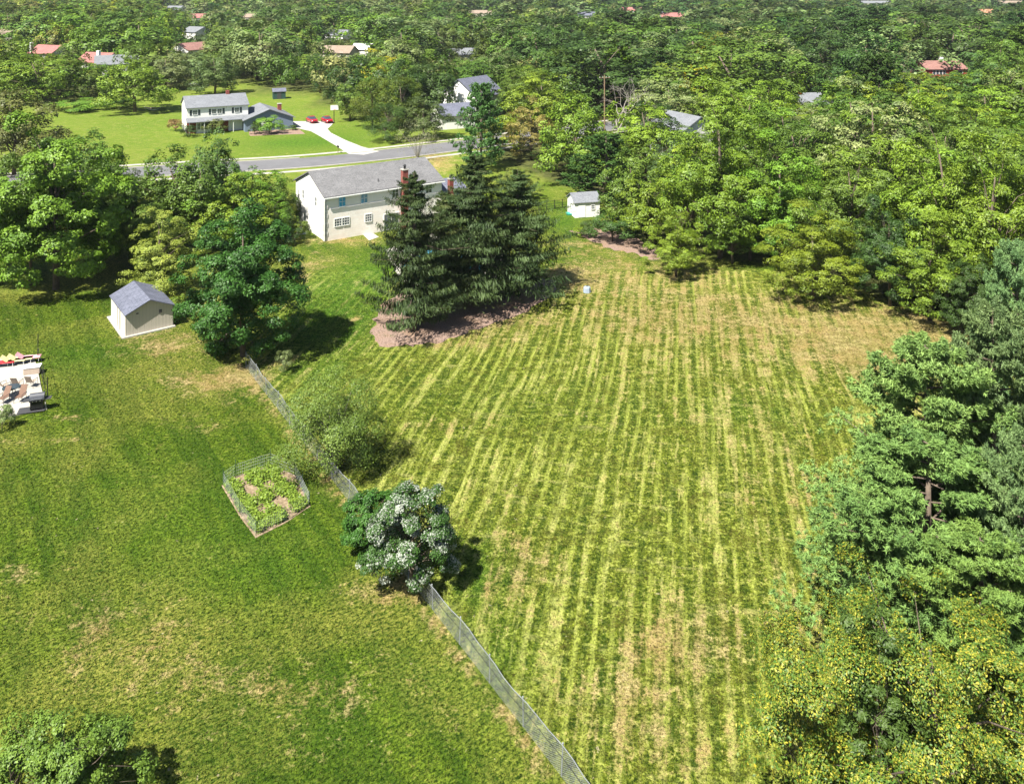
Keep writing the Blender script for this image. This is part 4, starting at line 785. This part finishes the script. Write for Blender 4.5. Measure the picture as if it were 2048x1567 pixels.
E = [('pine',962,166,15,110,'pinegreen','dark green layered pine right of the white garage'),('open',1062,200,11,110,(.20,.20,.06),'pale straw green tree right of the layered pine'),('broad',1150,180,15,150,'bright','bright green tree left of the utility pole'),
 ('open',1290,190,14,140,'lime','yellow green tree just right of the utility pole'),('pine',1238,84,17,115,'bright','bright green tall pine rising above the wood in the centre'),('broad',1300,60,16,130,'grey','grey green round tree behind the bright tall pine'),
 ('open',1462,58,18,150,(.17,.19,.035),'tall green tree with golden crown top, right of centre'),('open',1402,118,13,100,'yellow','golden yellow tree just left of the tall golden topped one'),('open',1420,60,17,80,'yellow','yellow topped tree behind the golden one'),
 ('broad',1625,108,9,105,(.15,.20,.04),'pale green feathery domed tree beside the orange chimney'),('broad',1780,66,14,120,'bright','rounded bright green tree left of the dark red house'),('open',1970,110,16,150,'pinegreen','large green conifer like tree right of the dark red house'),
 ('open',1930,130,13,100,'bright','bright green tree in front of the dark red house'),('broad',270,113,0,140,'bright','broad bright green tree standing alone on the far lawn'),('open',85,108,12,150,'lime','yellow green open tree at the upper left'),('broad',165,72,12,80,'bright','round bright green tree between the far white chimney and the red roof'),
 ('broad',560,38,17,150,'grey','very large grey green tree behind the split level house'),('broad',460,60,16,120,(.12,.17,.05),'large grey green tree above the split level house roof'),('broad',430,100,13,100,(.10,.16,.045),'grey green tree directly behind the split level house'),
 ('cedar',640,105,12,90,'dark','dark olive cedar at the back right of the far lawn'),('broad',690,125,11,80,(.075,.13,.03),'green tree between the cedars behind the red cars'),('open',765,100,14,110,(.24,.26,.02),'yellow topped tree above the dark cedars'),
 ('cedar',745,150,12,90,'cedar','olive cedar in the middle of the clump beside the driveway lawn'),('cedar',800,150,12,100,'cedar','broad olive cedar at the right of the clump'),('cedar',775,205,8,90,'dark','low dark cedar at the front of the clump'),('broad',700,165,9,70,'mid','mid green tree at the front left of the cedar clump'),
 ('broad',848,185,0,100,(.085,.13,.04),'round grey green tree in front of the white garage'),('broad',830,35,18,130,'grey','large grey green tree in the upper centre left'),('broad',880,48,17,100,(.10,.16,.04),'broad green tree right of the large grey green one'),
 ('broad',790,60,16,110,(.12,.18,.05),'light green tree left of the large grey green one'),('broad',1075,130,12,110,'bright','round bright green tree above the layered pine'),('broad',1120,60,17,140,'dark','dark green large tree in the upper centre'),('broad',1000,95,14,110,'grey','grey green tree above the white gable house'),
 ('open',1040,330,5,80,'olive','olive tree behind the right spruce'),('open',1232,250,10,100,'bright','bright green tree between the small white shed and the utility pole'),('broad',1345,262,11,100,(.09,.14,.05),'grey green tree in front of the hidden white house'),('broad',1165,320,6.2,80,'mid','green tree behind the small white shed')]
bsx = {270:224,848:278}
BASES = {(1040,330):398,(1232,250):368,(1165,320):366}
for (k,px,yt,hg,w_,cl,lb) in E: T(k,px,yt,hg,w_,cl,lb,base=BASES.get((px,yt)) or (bsx.get(px) if hg==0 else None))
# --- bare and sparse trees
def bare_tree(px, yt, base, seed, label, mat='palebark'):
    hg = H*(base-yt)/(base-HY); q = G(px,base); b_,W_,H_ = bare(seed, hg*1.05); e = thing('bare_tree', label, 'tree', (q.x,q.y,0)); b_.build('trunk', M[mat], e, smooth=True); HAND.append((q.x,q.y,4)); return e
bare_tree(1236,150,312,1,'pale leafless tree with forked branches beside the utility pole'); bare_tree(1290,222,318,4,'short bare whitish trunk with a fork, right of the utility pole')
bare_tree(1160,118,205,3,'grey bare tree above the bright green tree in the centre'); bare_tree(1700,118,215,5,'pale dead tree left of the dark red house'); bare_tree(1800,118,230,6,'dead tree with pale twigs in front of the dark red house'); bare_tree(1770,115,222,9,'dead tree with dense pale twigs between two others'); bare_tree(1850,150,250,8,'leaning bare tree below the dark red house')
def sparse(px, yt, base, wpx, col, label, seed, ncl, per, leaf, trunkmat='bark'):
    hg = H*(base-yt)/(base-HY); q = G(px,base); W_ = wpx*q.y/F
    m_, tb_, _, _ = broad(seed, W=W_, Ht=hg, zb=.25, ncl=ncl, per=per, leaf=leaf, clr=.16, lump=.3, inner=.5, flat=.9, lowcut=-.8)
    rg = np.random.default_rng(seed); b_ = MB()
    for k in range(12):
        a_ = k*.52+rg.uniform(-.2,.2); r1 = W_*.42*rg.uniform(.4,1); b_.tube([(rg.normal()*.1,rg.normal()*.1,0),(math.cos(a_)*r1*.4,math.sin(a_)*r1*.4,hg*.45),(math.cos(a_)*r1,math.sin(a_)*r1,hg*rg.uniform(.5,.78))],[.06,.035,.010],5,False)
    e = thing('small_tree', label, 'tree', (q.x,q.y,0)); b_.build('trunk', M[trunkmat], e, smooth=True); o = bpy.data.objects.new('crown', m_); C.objects.link(o); o.parent = e; o.color = (*col,1); return e
sparse(668,745,945,172,(.105,.17,.03),'airy multi stemmed olive green tree growing through the chain link fence',201,260,120,.11,'palebark')
sparse(835,240,322,90,(.20,.21,.13),'thin grey leaved tree on the verge behind the white house roof',202,60,30,.16,'palebark')
# vine-covered bush with silver leaf backs
M['silverleaf'] = pairmat('silver_and_green_leaves', (.045,.105,.018), (.34,.37,.31), .55, .70, .15)
M['yellowleaf'] = pairmat('green_and_yellow_leaves', (.07,.14,.018), (.44,.37,.035), .42, 1.0, .10)
def leafbush(px, yt, base, wpx, mat, label, seed, ncl, per, leaf, name='large_bush', cat='bush', hg=None, aspect=.6, clr=.13, lowcut=-.8, zb=.2, col=(.1,.1,.1), flat=.7, lump=.2, mass=None, leafvar=False, clvar=False):
    if hg is None: hg = H*(base-yt)/(base-HY); q = G(px,base)
    else: Yt = F*(H-hg)/(yt-HY); q = Vector(((px-CX)/F*Yt, Yt, 0))
    W_ = wpx*q.y/F; m_, tb_, _, _ = broad(seed, W=W_, Ht=hg, zb=zb, ncl=ncl, per=per, leaf=leaf, clr=clr, lump=lump, inner=.3, flat=flat, mass=mass, lowcut=lowcut, aspect=aspect)
    if leafvar: n0 = len(m_.polygons); m_.attributes['var'].data.foreach_set('value', np.clip(np.random.default_rng(seed).normal(.5,.2,n0),0,1).astype(np.float32))
    if clvar: r_g = np.random.default_rng(seed+1); m_.attributes['var'].data.foreach_set('value', np.clip(np.repeat(r_g.normal(.5,.17,ncl),per)+r_g.normal(0,.13,ncl*per),0,1).astype(np.float32))
    if mat: m_.materials.clear(); m_.materials.append(M[mat])
    e = thing(name, label, cat, (q.x,q.y,0)); tb_.build('trunk', M['bark'], e, smooth=True); o = bpy.data.objects.new('crown', m_); C.objects.link(o); o.parent = e; o.color = (*col,1); return e
leafbush(825,966,1172,186,'silverleaf','large round bush with silvery white leaves astride the chain link fence',301,420,110,.11,clr=.075,clvar=True,mass=30,lump=.15)
leafbush(748,985,1105,120,None,'dark green bush leaning against the silvery white one on its left',302,220,120,.11,col=(.045,.125,.02),clr=.09)
leafbush(1860,1205,0,640,'yellowleaf','large yellowing tree filling the lower right corner',303,400,210,.105,'broadleaf_tree','tree',9.5,.5,.05,-.6,1.0,lump=.6,mass=40,flat=.9,leafvar=True)
leafbush(1600,1290,0,220,'yellowleaf','smaller yellowing sapling left of the large yellowing tree',304,90,110,.13,'broadleaf_tree','tree',6.5,.5,.12,-.5,.8,lump=.9,leafvar=True)
leafbush(2020,1330,0,330,'yellowleaf','yellowing tree cut by the lower right corner of the photo',305,300,190,.105,'broadleaf_tree','tree',7.5,.5,.06,-.6,1.0,lump=.8,leafvar=True)
leafbush(1760,1190,0,170,None,'dark fine leaved tree between the pines and the yellowing tree',306,90,170,.14,'broadleaf_tree','tree',10.0,.4,.11,-.6,1.5,(.055,.10,.02))
leafbush(160,1455,0,170,None,'pale green shrubby tree at the bottom left edge',307,170,120,.115,'broadleaf_tree','tree',3.4,.6,.11,-.5,.4,(.11,.19,.03),lump=.6)
leafbush(40,1490,0,200,None,'low pale green shrub at the bottom left corner',308,120,110,.115,'bush','bush',2.8,.6,.12,-.5,.3,(.11,.19,.03),lump=.6)
# weedy growth in the vegetable plot, weeds along the fence
rg = np.random.default_rng(77)
gpn = np.array([(p.x,p.y) for p in gp]); cxy = gpn.mean(0)
def inpoly(P_, poly):
    ins = np.zeros(len(P_),bool); n = len(poly)
    for i in range(n):
        a_, b_ = poly[i], poly[(i+1)%n]; cnd = ((a_[1]>P_[:,1])!=(b_[1]>P_[:,1])) & (P_[:,0] < (b_[0]-a_[0])*(P_[:,1]-a_[1])/(b_[1]-a_[1]+1e-9)+a_[0]); ins ^= cnd
    return ins
P_ = rg.uniform(gpn.min(0),gpn.max(0),(26000,2)); P_ = P_[inpoly(P_,gpn)]
dn_ = np.sin(P_[:,0]*1.7+1)*np.cos(P_[:,1]*2.1)+np.sin(P_[:,0]*3.9+P_[:,1]*2.7)*.6+rg.normal(0,.35,len(P_)); P_ = P_[dn_>-.1]
ps = np.c_[P_, rg.uniform(.03,.32,len(P_))]; V = quads_at(rg,ps,rg.normal(0,.4,(len(ps),3))+np.array([0,0,1]),rg.uniform(.08,.2,len(ps)),.7); m_ = npmesh('vegetable_plants',V,4,np.clip(rg.normal(.5,.25,len(ps)),0,1)); m_.materials.append(M['leaf'])
o = bpy.data.objects.new('vegetable_plants', m_); C.objects.link(o); o.color = (.14,.22,.03,1); tag(o,'lime green low vegetable plants and weeds filling the fenced plot','plants',kind='stuff')

# ------------------------------------------------------------------ the woods: random fill, individuals first, the rest as one mass
wr = random.Random(21); cand = []
cell = {}
def free(x,y,r):
    k = 14.0; i,j = int(x//k),int(y//k)
    for a_ in (-1,0,1):
        for b_ in (-1,0,1):
            for (x2,y2,r2) in cell.get((i+a_,j+b_),()):
                if (x-x2)**2+(y-y2)**2 < ((r+r2)*.5)**2: return False
    return True
def put(x,y,r): cell.setdefault((int(x//14.0),int(y//14.0)),[]).append((x,y,r))
for (x,y,w_) in HAND: put(x,y,min(w_,12)*.75)
def near_road(x,y):
    return any((x-a_)**2+(y-b_)**2 < 8.5**2 for a_,b_ in RS)
HB = [(o.location.x,o.location.y) for o in bpy.data.objects if o.name.startswith('house')]
def zone_col(px, yt):
    r = wr.random()
    if px < 330: pal = ['bright','mid','lime','mid','olive','bright'] if yt<120 else ['lime','bright','mid']
    elif px < 950: pal = ['mid','grey','mid','dark','bright','grey']
    elif px < 1300: pal = ['dark','mid','grey','dark','dark','mid'] if yt<110 else ['mid','grey','bright','mid','lime','dark']
    else: pal = ['mid','dark','grey','pinegreen','dark','dark','mid'] if yt<110 else ['lime','bright','mid','grey','bright','lime','mid']
    return pal[int(r*len(pal))]
tries = 0
def try_tree(Ylo, Yhi, n, smin, smax):
    for _ in range(n):
        u_ = wr.random(); Yy = math.sqrt(Ylo*Ylo+(Yhi*Yhi-Ylo*Ylo)*u_); px = wr.uniform(-160,2210); x = (px-CX)/F*Yy; pyb = HY+F*H/Yy
        if pyb > wood_row(px)-2: continue
        if near_road(x,Yy): continue
        Wt = wr.uniform(smin,smax); Ht = Wt*wr.uniform(1.0,1.4); Ht = min(max(Ht,8.5),wr.uniform(15,20) if Wt<20 else wr.uniform(17,22))
        if not free(x,Yy,Wt*.74): continue
        if any((x-a_)**2+(Yy-b_)**2 < 10**2 for a_,b_ in HB): continue
        yt = HY+F*(H-Ht)/Yy; wp = Wt*F/Yy/2
        bad = False
        for (x0_,x1_,y0_,y1_,Yh) in HOUSES:
            if Yy < Yh+2 and px+wp*.9 > x0_ and px-wp*.9 < x1_ and yt < y1_ and pyb > y0_:
                Ht = H-(y1_+1-HY)*Yy/F; yt = HY+F*(H-Ht)/Yy
                if Ht < 4.5: bad = True; break
                if Wt > Ht*1.3: Wt = Ht*1.3
        if bad: continue
        put(x,Yy,Wt*.74); cand.append((x,Yy,Wt,Ht,px,yt,pyb))
try_tree(170, 750, 2500, 20, 29); try_tree(75, 170, 4000, 11, 15); try_tree(75, 300, 18000, 8, 14); try_tree(300, 700, 14000, 12, 20); try_tree(700, 2600, 20000, 16, 30)
inview = [c for c in cand if -40 < c[4] < 2090]
inview.sort(key=lambda c: -c[2]*F/c[1])
NIND = max(0, 285-len(HAND)); ind = inview[:NIND]; keep = set(id(c) for c in ind)
LM = [(420,230,'the split level house'),(905,200,'the white garage'),(100,100,'the far white chimney'),(225,120,'the far red and grey roofs'),(390,60,'the far red roofed house'),(675,100,'the tan roofed house'),(1172,35,'the far blue grey roofed house'),(1346,35,'the long pale red roofed house'),(1875,130,'the dark red house'),(1615,190,'the orange chimney'),(1972,25,'the orange roofed house'),(1360,250,'the hidden white house'),(1209,210,'the utility pole'),(1395,480,'the two bare trunks'),(1180,400,'the small white shed'),(1460,80,'the golden topped tree'),(1780,80,'the rounded bright green tree'),(1900,330,'the tall walnut at right'),(1640,450,'the low spreading walnut'),(960,200,'the layered pine'),(1240,110,'the tall bright pine'),(830,60,'the large grey green tree'),(560,70,'the very large grey green tree'),(270,160,'the broad lone tree'),(60,150,'the open yellow green tree')]
CW = dict(mid='mid green',dark='dark green',bright='bright green',lime='yellow green',olive='olive green',grey='grey green',pinegreen='deep green')
used = {}
for c in ind:
    x,Yy,Wt,Ht,px,yt,pyb = c; col = zone_col(px,yt); wpx = Wt*F/Yy
    lm = min(LM, key=lambda l: (l[0]-px)**2+((l[1]-yt-20)*1.6)**2); dx = px-lm[0]; dy = (yt+20)-lm[1]
    dr = ('right of' if dx>0 else 'left of') if abs(dx) > 1.3*abs(dy) else ('behind' if dy<0 else 'in front of')
    if col == 'pinegreen' or (wr.random()<.10 and px>1100): key, nm, kw = 'pine_far','pine_tree','pine'
    elif px > 1050 and yt > 110: key, nm, kw = ('open_mid' if Yy<230 else 'broad_far'),'broadleaf_tree','loose crowned tree'
    else: key, nm, kw = ('broad_mid' if Yy<260 else 'broad_far'),'broadleaf_tree','round crowned tree'
    sz = 'large' if wpx>95 else 'medium sized' if wpx>65 else 'small looking'
    away = 'well ' if math.hypot(dx,dy)>110 else ''
    lb = f'{sz} {CW[col]} {kw} {away}{dr} {lm[2]}'
    used[lb] = used.get(lb,0)+1
    tree(key,x,Yy,Wt*1.12,Ht,col,lb,'trees of the wood '+dr+' '+lm[2],nm,'tree')
rest = [c for c in cand if id(c) not in keep]
TM = {}
def lod_arr(seed, ncl, per, leaf):
    m_, tb_, W_, H_ = broad(seed, ncl=ncl, per=per, leaf=leaf, clr=.12, lump=.4, zb=.5, nm_out=.9, mass=13, flat=1.25); n = len(m_.vertices); v_ = np.empty(n*3,np.float32); m_.vertices.foreach_get('co',v_); va = np.empty(len(m_.polygons),np.float32); m_.attributes['var'].data.foreach_get('value',va); bpy.data.meshes.remove(m_); return v_.reshape(-1,3), va
LODS = {'a':[lod_arr(400+i,80,16,.75) for i in range(3)], 'b':[lod_arr(410+i,60,10,1.1) for i in range(3)], 'c':[lod_arr(420+i,36,7,1.7) for i in range(3)]}
VS=[];VA=[];CO=[]
for (x,Yy,Wt,Ht,px,yt,pyb) in rest:
    L_ = 'a' if Yy<380 else 'b' if Yy<750 else 'c'; v_, va = LODS[L_][wr.randrange(3)]; a_ = wr.uniform(0,6.28); ca,sa = math.cos(a_),math.sin(a_); s1_ = Wt/10*1.08; s2_ = Ht/13
    q = np.stack([(v_[:,0]*ca-v_[:,1]*sa)*s1_+x,(v_[:,0]*sa+v_[:,1]*ca)*s1_+Yy,v_[:,2]*s2_],1); VS.append(q); VA.append(va)
    c_ = np.array(TCOL[zone_col(px,yt)])*wr.uniform(.6,1.3)*np.array([wr.uniform(.85,1.25),1,1]); CO.append(np.repeat(c_[None],len(va),0))
VS=np.concatenate(VS);VA=np.concatenate(VA);CO=np.concatenate(CO)
m_ = npmesh('woodland',VS,4,VA); at = m_.attributes.new('tint','FLOAT_COLOR','FACE'); at.data.foreach_set('color', np.c_[CO,np.ones(len(CO))].astype(np.float32).ravel())
t = NT('woodland_leaf'); tc = t.n('ShaderNodeAttribute', attribute_name='tint').outputs['Color']; v = t.attr('var'); c = t.mix(t.mr(v,0,1), t.mix(1.0,tc,(.62,.68,.62),'MULTIPLY'), t.mix(1.0,tc,(1.5,1.35,1.15),'MULTIPLY'))
x = t.n('ShaderNodeBsdfPrincipled'); t.put(x.inputs['Base Color'], c); x.inputs['Roughness'].default_value = .5; x.inputs['Specular IOR Level'].default_value = .3
tr = t.n('ShaderNodeBsdfTranslucent'); t.put(tr.inputs[0], c); ms = t.n('ShaderNodeMixShader'); ms.inputs[0].default_value = .25; t.t.links.new(x.outputs[0], ms.inputs[1]); t.t.links.new(tr.outputs[0], ms.inputs[2]); t.t.links.new(ms.outputs[0], t.out.inputs[0])
m_.materials.append(t.m); o = bpy.data.objects.new('woodland', m_); C.objects.link(o); tag(o,'unbroken mass of distant treetops reaching to the skyline','woodland',kind='stuff')
print('TREES hand', len(HAND), 'cand', len(cand), 'ind', len(ind), 'rest', len(rest), 'woodquads', len(VA), 'labels', len(used), max(used.values()))

# ------------------------------------------------------------------ haze
hz = MB(); hz.box(-4000,4000,-250,6000,-1.0,36.0); ho = hz.build('haze', None); hm = bpy.data.materials.new('haze'); hm.use_nodes = True; n_ = hm.node_tree; n_.nodes.clear()
ou = n_.nodes.new('ShaderNodeOutputMaterial'); pv = n_.nodes.new('ShaderNodeVolumePrincipled'); pv.inputs['Color'].default_value = (.85,.92,1,1); pv.inputs['Density'].default_value = .00006; n_.links.new(pv.outputs[0], ou.inputs['Volume'])
ho.data.materials.append(hm); tag(ho,'thin pale summer haze over the far woods','haze',kind='stuff')
